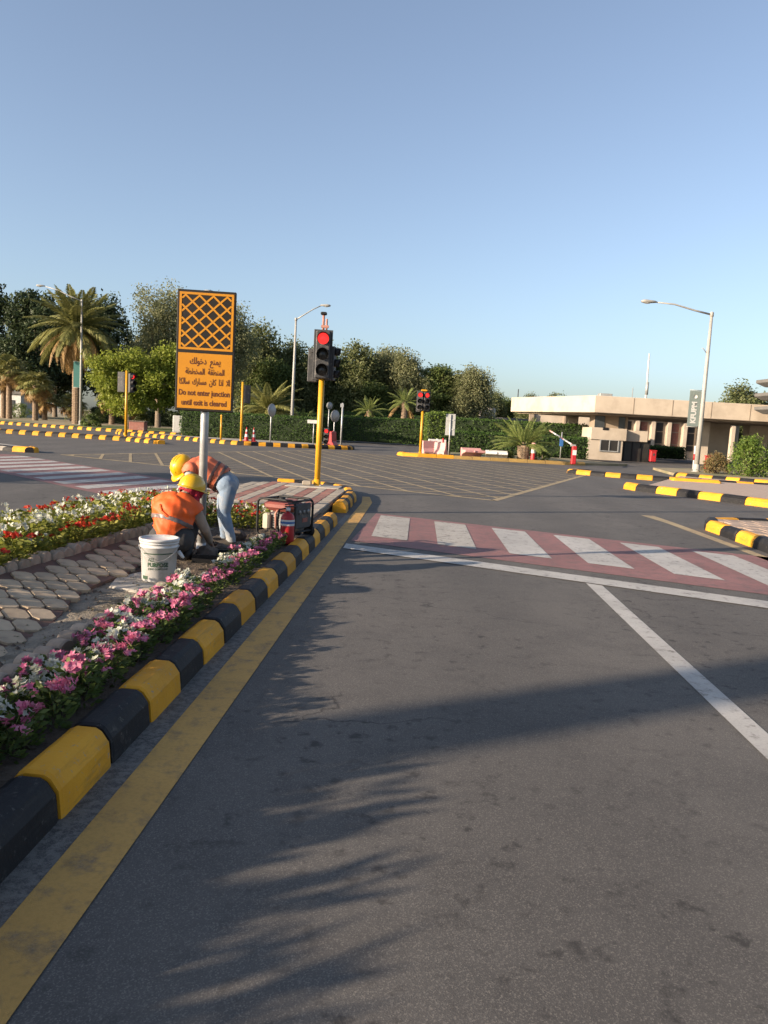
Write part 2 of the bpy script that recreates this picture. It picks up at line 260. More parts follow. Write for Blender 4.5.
# ------------------------------------------------------------------ helpers: geometry
class MB:
    """collects shapes into ONE mesh; material index per face"""
    def __init__(self): self.v = []; self.f = []; self.m = []; self.s = []
    def add(self, vs_, fs, mi=0, smooth=False):
        o = len(self.v); self.v += [tuple(x) for x in vs_]
        for f in fs: self.f.append([o + i for i in f]); self.m.append(mi); self.s.append(smooth)
    def box(self, c, s, mi=0, rz=0, mat=None, taper=1.0):
        hx, hy, hz = s[0] / 2, s[1] / 2, s[2] / 2; pts = []
        for z, t in ((-hz, 1.0), (hz, taper)):
            for x, y in ((-hx, -hy), (hx, -hy), (hx, hy), (-hx, hy)): pts.append(Vector((x * t, y * t, z)))
        if mat is not None: pts = [mat @ p_ for p_ in pts]
        if rz: q = Matrix.Rotation(rz, 3, 'Z'); pts = [q @ p_ for p_ in pts]
        pts = [p_ + Vector(c) for p_ in pts]
        self.add(pts, [(0, 3, 2, 1), (4, 5, 6, 7), (0, 1, 5, 4), (1, 2, 6, 5), (2, 3, 7, 6), (3, 0, 4, 7)], mi)
    def cham(self, c, s, b=0.01, mi=0, rz=0, mat=None):
        """box with chamfered edges"""
        hx, hy, hz = s[0] / 2, s[1] / 2, s[2] / 2; b = min(b, hx * .9, hy * .9, hz * .9)
        loops = []
        for z, i in ((-hz, b), (-hz + b, 0), (hz - b, 0), (hz, b)):
            X, Y = hx - i, hy - i
            loops.append([(-X + b, -Y, z), (X - b, -Y, z), (X, -Y + b, z), (X, Y - b, z), (X - b, Y, z), (-X + b, Y, z), (-X, Y - b, z), (-X, -Y + b, z)])
        pts = [Vector(p_) for l in loops for p_ in l]
        if mat is not None: pts = [mat @ p_ for p_ in pts]
        if rz: q = Matrix.Rotation(rz, 3, 'Z'); pts = [q @ p_ for p_ in pts]
        pts = [p_ + Vector(c) for p_ in pts]; fs = [tuple(range(7, -1, -1)), tuple(range(24, 32))]
        for k in range(3):
            for i in range(8): j = (i + 1) % 8; fs.append((k * 8 + i, k * 8 + j, k * 8 + 8 + j, k * 8 + 8 + i))
        self.add(pts, fs, mi)
    def tube(self, pts, rad, n=10, mi=0, cap=True, smooth=True):
        pts = [Vector(p_) for p_ in pts]
        if isinstance(rad, (int, float)): rad = [rad] * len(pts)
        up = None; vs_ = []; fs = []
        for i, p_ in enumerate(pts):
            d = (pts[min(i + 1, len(pts) - 1)] - pts[max(i - 1, 0)]).normalized()
            if up is None: up = Vector((0, 0, 1)) if abs(d.z) < 0.9 else Vector((1, 0, 0))
            x = d.cross(up).normalized(); y = x.cross(d).normalized(); up = y
            for k in range(n):
                a = 2 * PI * k / n; vs_.append(p_ + (x * math.cos(a) + y * math.sin(a)) * rad[i])
        for i in range(len(pts) - 1):
            for k in range(n): j = (k + 1) % n; fs.append((i * n + k, i * n + j, (i + 1) * n + j, (i + 1) * n + k))
        self.add(vs_, fs, mi, smooth)
        if cap:
            o = len(self.v) - len(vs_)
            self.f.append([o + k for k in range(n)]); self.m.append(mi); self.s.append(False)
            self.f.append([o + (len(pts) - 1) * n + k for k in range(n - 1, -1, -1)]); self.m.append(mi); self.s.append(False)
    def lathe(self, prof, c=(0, 0, 0), n=24, mi=0, mat=None, smooth=True, sx=1, sy=1):
        vs_ = []; fs = []
        for r_, z in prof:
            for k in range(n): a = 2 * PI * k / n; vs_.append(Vector((r_ * math.cos(a) * sx, r_ * math.sin(a) * sy, z)))
        if mat is not None: vs_ = [mat @ p_ for p_ in vs_]
        vs_ = [p_ + Vector(c) for p_ in vs_]
        for i in range(len(prof) - 1):
            for k in range(n): j = (k + 1) % n; fs.append((i * n + k, i * n + j, (i + 1) * n + j, (i + 1) * n + k))
        self.add(vs_, fs, mi, smooth)
    def prism(self, poly, z0, z1, mi=0):
        n = len(poly); vs_ = [(x, y, z0) for x, y in poly] + [(x, y, z1) for x, y in poly]
        fs = [tuple(range(n - 1, -1, -1)), tuple(range(n, 2 * n))] + [(i, (i + 1) % n, n + (i + 1) % n, n + i) for i in range(n)]
        self.add(vs_, fs, mi)
    def sheet(self, poly, z, mi=0): self.add([(x, y, z) for x, y in poly], [tuple(range(len(poly)))], mi)
    def mesh(self, name, mats, bevel=0.0, fix=True):
        me = bpy.data.meshes.new(name); me.from_pydata(self.v, [], self.f)
        if not isinstance(mats, (list, tuple)): mats = [mats]
        for m in mats: me.materials.append(MATS[m])
        me.polygons.foreach_set('material_index', self.m); me.polygons.foreach_set('use_smooth', self.s)
        if fix or bevel:
            bm = bmesh.new(); bm.from_mesh(me)
            if bevel: bmesh.ops.bevel(bm, geom=list(bm.edges), offset=bevel, segments=1, affect='EDGES', clamp_overlap=True)
            bmesh.ops.recalc_face_normals(bm, faces=bm.faces); bm.to_mesh(me); bm.free()
        me.update(); return me
    def obj(self, name, mats, parent=None, loc=None, bevel=0.0, fix=True, label=None):
        return link(name, self.mesh(name, mats, bevel, fix), parent, loc, label=label)
def link(name, me, parent=None, loc=None, rot=None, scale=None, label=None):
    o = bpy.data.objects.new(name, me); COL.objects.link(o)
    if parent is not None: o.parent = parent
    if loc is not None: o.location = loc
    if rot is not None: o.rotation_euler = rot
    if scale is not None: o.scale = (scale,) * 3 if isinstance(scale, (int, float)) else scale
    if label: o['label'] = label
    return o
def thing(name, label, cat, loc=(0, 0, 0), rz=0, group=None):
    o = bpy.data.objects.new(name, None); COL.objects.link(o); o.empty_display_size = 0.1
    o.location = loc; o.rotation_euler = (0, 0, rz); o['label'] = label; o['category'] = cat
    if group: o['group'] = group
    return o
def tag(o, label, cat, group=None):
    o['label'] = label; o['category'] = cat
    if group: o['group'] = group
    return o
def struct(o, label=None):
    o['kind'] = 'structure'
    if label: o['label'] = label
    return o
def stuff(o, label=None, cat=None):
    o['kind'] = 'stuff'
    if label: o['label'] = label
    if cat: o['category'] = cat
    return o
TH = R(2.8)      # the road runs 2.8 degrees to the right of the view
def W(u, v): return (u * math.cos(TH) + v * math.sin(TH), -u * math.sin(TH) + v * math.cos(TH))
def W3(u, v, z): x, y = W(u, v); return (x, y, z)
def WP(l): return [W(*p_) for p_ in l]
def quads_mesh(name, P, A, B, mat, shape='quad'):
    """N flat leaves: centre P, half axes A (length) and B (width), as rhombi / quads"""
    n = len(P); V = np.empty((n, 4, 3), np.float32)
    if shape == 'rhomb': V[:, 0] = P - A; V[:, 1] = P + B; V[:, 2] = P + A; V[:, 3] = P - B
    else: V[:, 0] = P - A - B; V[:, 1] = P + A - B * 0.6; V[:, 2] = P + A + B * 0.6; V[:, 3] = P - A + B
    me = bpy.data.meshes.new(name); me.vertices.add(n * 4); me.vertices.foreach_set('co', V.ravel())
    me.loops.add(n * 4); me.loops.foreach_set('vertex_index', np.arange(n * 4, dtype=np.int32))
    me.polygons.add(n); me.polygons.foreach_set('loop_start', np.arange(0, n * 4, 4, dtype=np.int32))
    me.materials.append(MATS[mat]); me.update(calc_edges=True); return me
def unit(a): return a / np.maximum(np.linalg.norm(a, axis=-1, keepdims=True), 1e-9)
def rand_leaves(rng, P, size, up=0.0, asp=0.5, var=0.4, droop=0.0):
    n = len(P); d = unit(rng.normal(size=(n, 3)) + np.array([0, 0, droop])); o = unit(rng.normal(size=(n, 3)) + np.array([0, 0, up]))
    b = unit(np.cross(d, o)); s = size * (1 + var * rng.uniform(-1, 1, (n, 1)))
    return d * s, b * s * asp
def text_mesh(body, size, depth=0.002, bold=0.0, mat='sign_text', align='CENTER', fit=None):
    c = bpy.data.curves.new('lettering', 'FONT'); c.body = body; c.size = size; c.extrude = depth; c.offset = bold
    c.align_x = align; c.align_y = 'CENTER'; c.resolution_u = 3
    o = bpy.data.objects.new('lettering_tmp', c); COL.objects.link(o)
    me = bpy.data.meshes.new_from_object(o.evaluated_get(bpy.context.evaluated_depsgraph_get()))
    bpy.data.objects.remove(o); bpy.data.curves.remove(c)
    if fit:
        n = len(me.vertices); a = np.empty(n * 3, np.float32); me.vertices.foreach_get('co', a); a = a.reshape(-1, 3)
        w = a[:, 0].max() - a[:, 0].min(); a[:, 0] = (a[:, 0] - (a[:, 0].max() + a[:, 0].min()) / 2) * fit / w
        me.vertices.foreach_set('co', a.ravel())
    me.materials.clear(); me.materials.append(MATS[mat]); return me

# ------------------------------------------------------------------ the ground
g = MB(); g.sheet([(-3000, -3000), (3000, -3000), (3000, 3000), (-3000, 3000)], -0.03)
struct(g.obj('ground', 'sand'), 'pale sandy ground reaching to the horizon')
g = MB(); g.sheet([(-24, -14), (40, -14), (60, 20), (60, 110), (-6, 150), (-14, 90), (-60, 75), (-60, 40), (-30, 24)], 0.0)
struct(g.obj('road', 'asphalt'), 'weathered grey asphalt of the junction and its approach roads')

def kerb(label, pts, w=0.26, h=0.2, seg=0.48, first=0, start=0.0, cols=('kerb_yellow', 'kerb_black'), nose=None, gap=0.006):
    """kerb stones along a polyline (the road side lies on the line, the stone on its left); alternate painted stones"""
    root = thing('kerb', label, 'kerb'); del root['category']; struct(root)
    P = [Vector((x, y, 0)) for x, y in pts]; L = [0]
    for a, b in zip(P, P[1:]): L.append(L[-1] + (b - a).length)
    def at(s):
        for i in range(len(P) - 1):
            if s <= L[i + 1] or i == len(P) - 2: return P[i].lerp(P[i + 1], (s - L[i]) / (L[i + 1] - L[i]))
    prof = [(0, 0), (0.008, 0.50 * h), (0.05 * w, 0.64 * h), (0.20 * w, 0.91 * h), (0.32 * w, h), (0.66 * w, 1.01 * h), (0.80 * w, 0.93 * h), (0.95 * w, 0.68 * h), (w - 0.004, 0.5 * h), (w, 0)]
    cache = {}; s = start; k = first; rnd = random.Random(len(label))
    while s < L[-1] - 0.12:
        e = min(s + seg, L[-1]); a, b = at(s), at(e); d = b - a; ln = round(d.length, 2); c = cols[k % 2]
        if (ln, c) not in cache:
            m = MB(); n = len(prof); hl = ln / 2 - gap; rings = []
            for x, sc_ in ((-hl, 0.955), (-hl + 0.018, 1.0), (-hl * 0.3, 1.004), (hl * 0.35, 0.996), (hl - 0.018, 1.0), (hl, 0.955)):
                rings += [(x, w / 2 + (y - w / 2) * sc_, z * (sc_ if z else 1)) for y, z in prof]
            fs = [tuple(range(n)), tuple(range(6 * n - 1, 5 * n - 1, -1))]
            for r_ in range(5):
                for i in range(n): j = (i + 1) % n; fs.append((r_ * n + i, r_ * n + n + i, r_ * n + n + j, r_ * n + j))
            m.add(rings, fs); cache[(ln, c)] = m.mesh('kerb_stone', c)
        mid = (a + b) / 2
        link('kerb_stone', cache[(ln, c)], root, (mid.x + rnd.uniform(-.005, .005), mid.y + rnd.uniform(-.005, .005), rnd.uniform(-0.012, 0.0)), (0, rnd.uniform(-.008, .008), math.atan2(d.y, d.x) + rnd.uniform(-.008, .008)))
        s = e; k += 1
    return root
def arc(cx, cy, r_, a0, a1, n=8): return [(cx + r_ * math.cos(R(a0 + (a1 - a0) * i / n)), cy + r_ * math.sin(R(a0 + (a1 - a0) * i / n))) for i in range(n + 1)]
def marking(name, label, poly, z, mat): m = MB(); m.sheet(poly, z); return struct(m.obj(name, mat), label)
def stripe(a, b, w):
    a, b = Vector((*a, 0)), Vector((*b, 0)); d = (b - a).normalized(); n = Vector((-d.y, d.x, 0)) * w / 2
    return [tuple((a - n)[:2]), tuple((b - n)[:2]), tuple((b + n)[:2]), tuple((a + n)[:2])]

# road markings
marking('edge_line', 'faded yellow edge line along the flower island kerb', WP([(-1.17, -3), (-0.965, -3), (-0.965, 3), (-0.97, 8), (-0.985, 12), (-1.0, 15.4), (-1.14, 16.6), (-1.30, 16.6), (-1.20, 15.2), (-1.185, 10), (-1.175, 4)]), 0.004, 'paint_yellow')
marking('gutter_dust', 'dusty gritty gutter between the kerb and the yellow line', WP([(-1.30, -3), (-1.172, -3), (-1.177, 4), (-1.187, 10), (-1.2, 13), (-1.30, 13)]), 0.002, 'gutter_dust')
marking('lane_line', 'white lane line running from the stop line towards the camera', WP([(1.80, -3), (1.955, -3), (1.955, 8.12), (1.80, 8.2)]), 0.004, 'paint_white')
marking('stop_line', 'slanted white stop line before the red crossing', WP([(-0.95, 9.47), (-0.95, 9.86), (5.0, 7.18), (5.0, 6.76)]), 0.008, 'paint_white')
cw = MB(); cw.sheet(WP([(-0.92, 10.16), (5.1, 7.62), (5.1, 11.0), (-0.80, 13.55)]), 0.004)
cw = struct(cw.obj('crossing', 'paint_red'), 'red painted crossing with white bars across the near road')
for k in range(7):
    u = -0.70 + 0.925 * k; s = MB()
    s.sheet(WP([(u + 0.02, 10.38 - 0.42 * u), (u + 0.53, 10.38 - 0.42 * (u + 0.5)), (u + 0.51, 12.98 - 0.45 * (u + 0.5)), (u, 12.98 - 0.45 * u)]), 0.008)
    s.obj('white_bar', 'paint_white_worn' if k < 2 else 'paint_white', cw)
lc = MB(); lc.sheet([(-12.6, 24.3), (-13.6, 21.6), (-8.33, 17.1), (-3.75, 12.75), (-3.2, 14.6), (-2.6, 15.95), (-4.6, 17.8), (-11.7, 24.3)], 0.004)
lc = struct(lc.obj('crossing', 'paint_red'), 'red painted crossing with white bars across the left road')
for k in range(-7, 5):
    s = MB(); x, y = -6.97 + 0.74 * k, 16.05 - 0.72 * k
    s.sheet([(x, y), (x + 0.40, y - 0.36), (x + 0.92 + 0.40, y + 2.74 - 0.36), (x + 0.92, y + 2.74)], 0.008); s.obj('white_bar', 'paint_white', lc)
# yellow box junction
d1, d2 = Vector((-0.854, 0.52)), Vector((0.371, 0.928)); C0 = Vector((2.5, 17.5)); L1, L2 = 15.6, 19.0
bx = MB()
cs = [C0, C0 + d1 * L1, C0 + d1 * L1 + d2 * L2, C0 + d2 * L2]
for a, b in zip(cs, cs[1:] + cs[:1]): bx.sheet(stripe(a, b, 0.17), 0.004)
bx = struct(bx.obj('box_junction', 'paint_hatch'), 'yellow criss-cross hatching of the box junction')
def clip(p_, d):      # clip an infinite line to the parallelogram
    t0, t1 = -1e9, 1e9; M2 = Matrix(((d1.x, d2.x), (d1.y, d2.y))).inverted(); q = M2 @ (p_ - C0); e = M2 @ d
    for qq, ee, LL in ((q.x, e.x, L1), (q.y, e.y, L2)):
        if abs(ee) < 1e-6: continue
        a, b = sorted(((0 - qq) / ee, (LL - qq) / ee)); t0, t1 = max(t0, a), min(t1, b)
    return t0, t1
dA, dB = (d1 + d2).normalized(), (d2 - d1).normalized()
for d, nrm, z, off in ((dA, dB, 0.006, 0.2), (dB, dA, 0.0075, 0.6)):
    for k in range(-20, 21):
        p_ = C0 + d1 * L1 / 2 + d2 * L2 / 2 + nrm * (k * 0.92 + off); t0, t1 = clip(p_, d)
        if t1 - t0 > 0.6:
            s = MB(); s.sheet(stripe(p_ + d * t0, p_ + d * t1, 0.10), z); s.obj('hatch_line', 'paint_hatch', bx)
marking('edge_line', 'faint yellow edge line beside the brick paved corner', [(5.35, 15.95), (5.62, 15.95), (5.62, 14.7), (5.50, 11.2), (5.35, 8), (5.22, 8), (5.33, 11.2), (5.42, 14.6)], 0.004, 'paint_hatch')

# ---- the flower island
isl = MB(); isl.prism(WP([(-1.45, -6), (-1.45, 11.6), (-1.62, 12.2), (-1.62, 16.4), (-2.2, 17.6), (-3.2, 17.6), (-4.0, 16.2), (-4.30, 12), (-4.45, 5), (-4.6, -6)]), -0.02, 0.125)
struct(isl.obj('island_soil', 'soil'), 'bare brown soil of the flower island')
rb_ = MB(); rb_.prism(WP([(-3.32, 2.0), (-3.20, 5), (-2.98, 8), (-2.95, 10.6), (-4.25, 10.6), (-4.34, 5), (-4.4, 2.0)]), 0.05, 0.25)
struct(rb_.obj('bed_soil', 'soil'), 'raised soil of the wide red and white flower bed')
kerb('black and yellow kerb stones along the flower island', WP([(-1.29, -2.58), (-1.29, 11.82)]), 0.225, 0.18, 0.48, first=1)
kerb('black and yellow kerb stones round the tip of the flower island', WP([(-1.31, 13.3), (-1.34, 15.6), (-1.5, 16.6), (-1.9, 17.5), (-2.6, 17.95), (-3.4, 17.9)]), 0.25, 0.2, 0.46, first=0)
kerb('kerb stones along the left side of the flower island', WP([(-4.05, 16.3), (-4.40, 12), (-4.55, 5), (-4.7, -4)]), 0.22, 0.15, 0.6, cols=('concrete', 'concrete'))
# striped paving of the island end: pavers in long cream and red rows
base_ = MB(); base_.prism(WP([(-1.60, 11.0), (-1.60, 16.3), (-2.25, 17.45), (-3.2, 17.45), (-3.9, 16.1), (-4.2, 12), (-4.22, 10.7), (-2.6, 10.7)]), 0.08, 0.142)
pv = struct(base_.obj('striped_paving', 'joint'), 'cream and red striped pavers at the island tip')
mc = {}
rr = random.Random(3)
for nm, mt in (('c', 'paver_cream'), ('r', 'paver_red')):
    m = MB(); m.cham((0, 0, 0), (0.196, 0.39, 0.03), 0.008); mc[nm] = m.mesh('paver', mt)
for i in range(17):
    for j in range(16):
        u, v = -1.72 - 0.2 * i, 11.2 + 0.395 * j + (0.19 if i % 2 else 0)
        if v > 16.2 + (-(u + 1.6) * 1.2 if u > -2.4 else (1.05 if u > -3.6 else (1.05 + (u + 3.6) * 1.35))): continue
        if v < 11.2 + max(0, 1.2 - 0.9 * abs(u + 3.0)) * 0: continue
        if u < -4.1 + (v - 12) * 0.05: continue
        link('paver', mc['r' if (i % 5) in (1, 3) else 'c'], pv, W3(u, v, 0.146 + rr.uniform(-.003, .003)), (rr.uniform(-.01, .01), rr.uniform(-.01, .01), -TH + rr.uniform(-.01, .01)))
# octagonal pavers, half buried in sandy soil
BANK = 0.17
def bank_z(u): return 0.118 + max(0.0, -2.2 - u) * BANK        # the paving climbs gently towards the wide bed
def bank_edge(v): return -2.26 - 0.095 * (v - 3) + 0.06 * math.sin(v * 3.1)
ob = MB(); vv_ = [2.2 + 0.2 * k for k in range(30)]
for za, zb in ((0, 1),):
    top = [(bank_edge(v) + 0.03, v) for v in vv_]; far_ = [(-3.42 + (v - 2.2) * 0.075, v) for v in vv_]
    n_ = len(vv_); pts = [W3(u, v, bank_z(u)) for u, v in top] + [W3(u, v, bank_z(u)) for u, v in far_] + [W3(u, v, 0.05) for u, v in top]
    ob.add(pts, [(k, k + 1, n_ + k + 1, n_ + k) for k in range(n_ - 1)] + [(k, 2 * n_ + k, 2 * n_ + k + 1, k + 1) for k in range(n_ - 1)])
ob = struct(ob.obj('octagon_paving', 'paver_base'), 'tan octagonal pavers in brown joints climbing towards the red and white bed')
om = MB(); lx, wx, cx_ = 0.102, 0.076, 0.034
oc = [(-lx, -wx + cx_), (-lx + cx_ * 1.2, -wx), (lx - cx_ * 1.2, -wx), (lx, -wx + cx_), (lx, wx - cx_), (lx - cx_ * 1.2, wx), (-lx + cx_ * 1.2, wx), (-lx, wx - cx_)]
rings = [(x, y, -0.02) for x, y in oc] + [(x, y, 0.009) for x, y in oc] + [(x * .975, y * .965, 0.0125) for x, y in oc]
om.add(rings, [tuple(range(16, 24))] + [(k * 8 + i, k * 8 + (i + 1) % 8, k * 8 + 8 + (i + 1) % 8, k * 8 + 8 + i) for k in range(2) for i in range(8)])
om = om.mesh('octagon_paver', 'paver_tan')
ang = R(-47); ax = Vector((math.cos(ang), math.sin(ang))); ay = Vector((-ax.y, ax.x))
for i in range(-24, 25):
    for j in range(-38, 39):
        p_ = ax * (i * 0.216) + ay * (j * 0.163 + i * 0.012); u, v = p_.x - 2.8, p_.y + 5.2
        if not (2.9 < v < 7.9): continue
        if u > bank_edge(v) + 0.03 or u < -3.30 + (v - 2.2) * 0.075: continue
        link('octagon_paver', om, ob, W3(u, v, bank_z(u) + 0.003 + rr.uniform(-.002, .002)), (Matrix.Rotation(math.atan(BANK) + rr.uniform(-.01, .01), 3, Vector((math.sin(TH), math.cos(TH), 0))) @ Matrix.Rotation(ang - TH + rr.uniform(-.012, .012), 3, 'Z')).to_euler())
# the dug sandy strip, uneven
def rough_patch(name, label, u0, u1, v0, v1, nu, nv, z0, amp, mat, edge=0.0, seed=1):
    rng = np.random.default_rng(seed); m = MB(); vs_ = []; fs = []
    for j in range(nv + 1):
        for i in range(nu + 1):
            a, b = i / nu, j / nv; e = min(a, 1 - a, b, 1 - b)
            z = z0 + amp * (0.5 * math.sin(a * 9 + b * 17) * math.sin(b * 23 - a * 5) + rng.normal() * 0.45) - (0.03 if e < 0.01 else 0)
            vs_.append(W3(u0 + (u1 - u0) * a + (rng.normal() * edge), v0 + (v1 - v0) * b + rng.normal() * edge, z))
    for j in range(nv):
        for i in range(nu): k = j * (nu + 1) + i; fs.append((k, k + 1, k + nu + 2, k + nu + 1))
    m.add(vs_, fs, 0, True); return struct(m.obj(name, mat, fix=False), label)
rough_patch('sandy_strip', 'loose grey sandy soil beside the pink flower bed', -2.78, -2.02, 2.0, 6.4, 18, 95, 0.147, 0.008, 'sandy_soil', 0.012, 2)
rough_patch('dug_earth', 'dug brown earth round the foot of the sign pole', -2.9, -1.62, 6.4, 10.6, 30, 90, 0.145, 0.016, 'soil', 0.015, 5)
rough_patch('dug_earth', 'loose earth left of the crouching worker', -2.98, -2.55, 6.9, 9.6, 14, 60, 0.149, 0.012, 'sandy_soil', 0.015, 6)
# concrete slab under the bucket
sl_ = MB(); sl_.prism([(-2.16, 6.02), (-1.90, 5.90), (-1.60, 6.10), (-1.55, 6.42), (-1.72, 6.66), (-2.1, 6.64), (-2.22, 6.35)], 0.10, 0.164)
tag(sl_.obj('concrete_slab', 'concrete', bevel=0.008), 'flat pale concrete slab under the white bucket', 'slab')
# scalloped edging
em = MB(); n = 9; ring = []
for x in (-0.05, -0.038, 0.038, 0.05):
    k_ = 0.90 if abs(x) > 0.04 else 1.0
    ring += [(x, -0.078 * k_, -0.06)] + [(x, -0.078 * k_ * math.cos(PI * i / n), 0.045 + 0.055 * k_ * math.sin(PI * i / n)) for i in range(n + 1)] + [(x, 0.078 * k_, -0.06)]
q = n + 3
em.add(ring, [tuple(range(q)), tuple(range(4 * q - 1, 3 * q - 1, -1))] + [(k * q + i, k * q + q + i, k * q + q + (i + 1) % q, k * q + (i + 1) % q) for k in range(3) for i in range(q)], 0, False)
em = em.mesh('edging_stone', 'edging')
def edging(label, pts, step=0.158, z0=0.125):
    root = thing('bed_edging', label, 'edging'); del root['category']; struct(root)
    for a, b in zip(pts, pts[1:]):
        d = Vector((b[0] - a[0], b[1] - a[1])); nn = max(1, int(round(d.length / step)))
        for i in range(nn):
            t = (i + 0.5) / nn; x, y = W(a[0] + d.x * t + rr.uniform(-.012, .012), a[1] + d.y * t)
            link('edging_stone', em, root, (x, y, z0 + rr.uniform(-.016, .012)), (rr.uniform(-.1, .1), rr.uniform(-.1, .1), math.atan2(d.y, d.x) - TH - PI / 2 + rr.uniform(-.12, .12)))
edging('scalloped concrete edging stones beside the pink and white bed', [(-2.10, 1.6), (-2.06, 4.0), (-2.0, 6.0)])
edging('scalloped concrete edging stones in front of the red and white bed', [(-3.40, 3.0), (-3.22, 5.0), (-3.0, 8.0), (-2.92, 9.6)], z0=0.245)

# ---- right-hand islands
def mortar_pavers(label, poly, z, u0, u1, v0, v1, mat, du, dv, inside):
    b_ = MB(); b_.prism(WP(poly), -0.02, z - 0.012); root = struct(b_.obj('brick_paving', 'joint'), label)
    m = MB(); m.cham((0, 0, 0), (du - 0.012, dv - 0.014, 0.03), 0.008); me = m.mesh('paver', mat); i = 0; v = v0
    while v < v1:
        u = u0 + (du / 2 if i % 2 else 0)
        while u < u1:
            if inside(u, v): link('paver', me, root, W3(u, v, z - 0.008 + rr.uniform(-.003, .003)), (rr.uniform(-.012, .012), rr.uniform(-.012, .012), -TH + rr.uniform(-.01, .01)))
            u += du
        v += dv; i += 1
    return root
mortar_pavers('pinkish brick pavers of the corner right of the near crossing', [(5.36, -2), (5.36, 14.4), (5.55, 14.75), (5.9, 14.9), (9.5, 15.6), (14, 16), (14, -2)], 0.16, 5.5, 9.6, 9.4, 15.4, 'paver_pink', 0.26, 0.42, lambda u, v: v < 14.45 + (u - 5.5) * 0.17 and u < 5.5 + (v - 6) * 0.5)
kerb('black and yellow kerb stones of the brick paved corner', WP([(9.4, 15.75), (6.2, 15.2), (5.55, 15.0), (5.28, 14.7), (5.15, 14.2), (5.12, 11.5), (5.1, -2)]), 0.26, 0.19, 0.70, first=1)
ci = MB(); ci.prism([(8.2, 24.3), (9.95, 20.1), (14, 18.6), (24, 17), (30, 26), (17, 30.8), (12.6, 33.0)], -0.02, 0.13)
def m_brickfield():
    m, nt, b = base('brick_field'); co = nd(nt, 'ShaderNodeTexCoord').outputs['Object']
    br = nd(nt, 'ShaderNodeTexBrick'); nt.links.new(co, br.inputs['Vector']); br.inputs['Scale'].default_value = 3.0
    br.inputs['Color1'].default_value = rgba((0.44, 0.32, 0.25)); br.inputs['Color2'].default_value = rgba((0.37, 0.27, 0.21)); br.inputs['Mortar'].default_value = rgba((0.22, 0.18, 0.14))
    nt.links.new(br.outputs[0], b.inputs['Base Color']); b.inputs['Roughness'].default_value = 0.9; bump(nt, b, noise(nt, co, 30), 0.3, 0.01)
m_brickfield()
struct(ci.obj('brick_paving', 'brick_field'), 'pinkish brick paving of the splitter island by the gate')
kerb('bright black and yellow kerb stones of the splitter island', [(7.5, 24.3), (7.55, 23.75), (8.2, 22.8), (9.9, 19.85), (12.5, 18.0), (17, 16.6)], 0.34, 0.22, 0.74, first=0)
kerb('black and yellow kerb stones in front of the gate lane', [(16, 29.0), (11.3, 29.95), (9.2, 31.0), (7.9, 31.9), (7.55, 32.4), (7.9, 32.9), (8.6, 33.0)][::-1], 0.36, 0.2, 0.62, first=1)
kerb('black and yellow kerb stones before the lamp post', [(28, 26.6), (15.1, 30.6), (13.2, 32.3), (12.5, 33.0), (12.4, 33.6), (13, 34)][::-1], 0.36, 0.26, 0.55, first=0)
yb = MB(); yb.cham((0, 0, 0.11), (1.75, 0.5, 0.24), 0.06)
o = yb.obj('kerb_block', 'kerb_yellow'); o.location = (11.55, 28.75, 0); o.rotation_euler = (0, 0, R(-9)); tag(o, 'long yellow kerb block at the end of the splitter island', 'kerb block')
lp = MB(); lp.prism([(12.9, 33.2), (15.3, 30.9), (30, 26.6), (34, 48), (20, 46), (14.5, 42)], -0.02, 0.12)
struct(lp.obj('verge', 'verge'), 'dry planted verge at the foot of the right lamp post')

# ---- middle island with the far signal
mi_ = MB(); mi_.prism([(0.9, 41.6), (9.6, 41.9), (14, 45), (12, 50), (3, 50), (1.0, 43.5)], -0.02, 0.13)
struct(mi_.obj('island_soil', 'verge'), 'dry soil of the far middle island')
kerb('yellow kerb stones of the far middle island', [(0.7, 43.4), (0.45, 42.0), (0.95, 41.3), (3.6, 41.42)], 0.4, 0.2, 1.0, cols=('kerb_yellow', 'kerb_yellow'))
pmat('kerb_ochre', (0.30, 0.19, 0.055), (0.24, 0.155, 0.05), 5, 0.7, rnd=0.15, dirt=(0.16, 0.125, 0.08))
kerb('dusty ochre kerb stones along the far middle island', [(3.6, 41.42), (9.8, 41.7), (10.9, 42.3)], 0.4, 0.19, 1.0, cols=('kerb_ochre', 'kerb_ochre'))
# ---- far left islands and verge
kerb('black and yellow kerb stones of the far left median', [(-26, 43.1), (-21.3, 42.2), (-13.9, 40.75), (-11.9, 39.2)], 0.5, 0.24, 0.40, first=1)
kerb('yellow kerb stones at the nose of the far left median', [(-11.9, 39.2), (-11.6, 38.9), (-11.3, 39.6), (-12.6, 41.3)], 0.4, 0.2, 1.0, cols=('kerb_yellow', 'kerb_yellow'))
mm_ = MB(); mm_.prism([(-60, 49.7), (-21.3, 42.5), (-13.9, 41.1), (-11.9, 39.5), (-12.8, 41.4), (-20, 43.9), (-60, 52)], -0.02, 0.16)
struct(mm_.obj('median', 'kerb_yellow'), 'painted top of the far left median')
kerb('black and yellow kerb stones along the far verge', [(-36, 63.4), (-31.2, 61.6), (-21.6, 57.5), (-13.5, 55.2), (-9, 54.6)], 0.4, 0.24, 0.45, first=0)
kerb('black and yellow kerb stones in front of the clipped hedge', [(-18.6, 52.6), (-18, 51.6), (-9.6, 44.7), (-8.5, 44.3), (-5.2, 44.9), (-2.3, 46.4), (-2.0, 47.5), (-4, 50)], 0.45, 0.24, 0.42, first=0)
vg = MB(); vg.prism([(-70, 76.3), (-31.2, 61.9), (-21.6, 57.8), (-13.5, 55.5), (-9, 54.9), (-6, 62), (-13, 90), (-11, 160), (-160, 200), (-160, 110)], -0.02, 0.12)
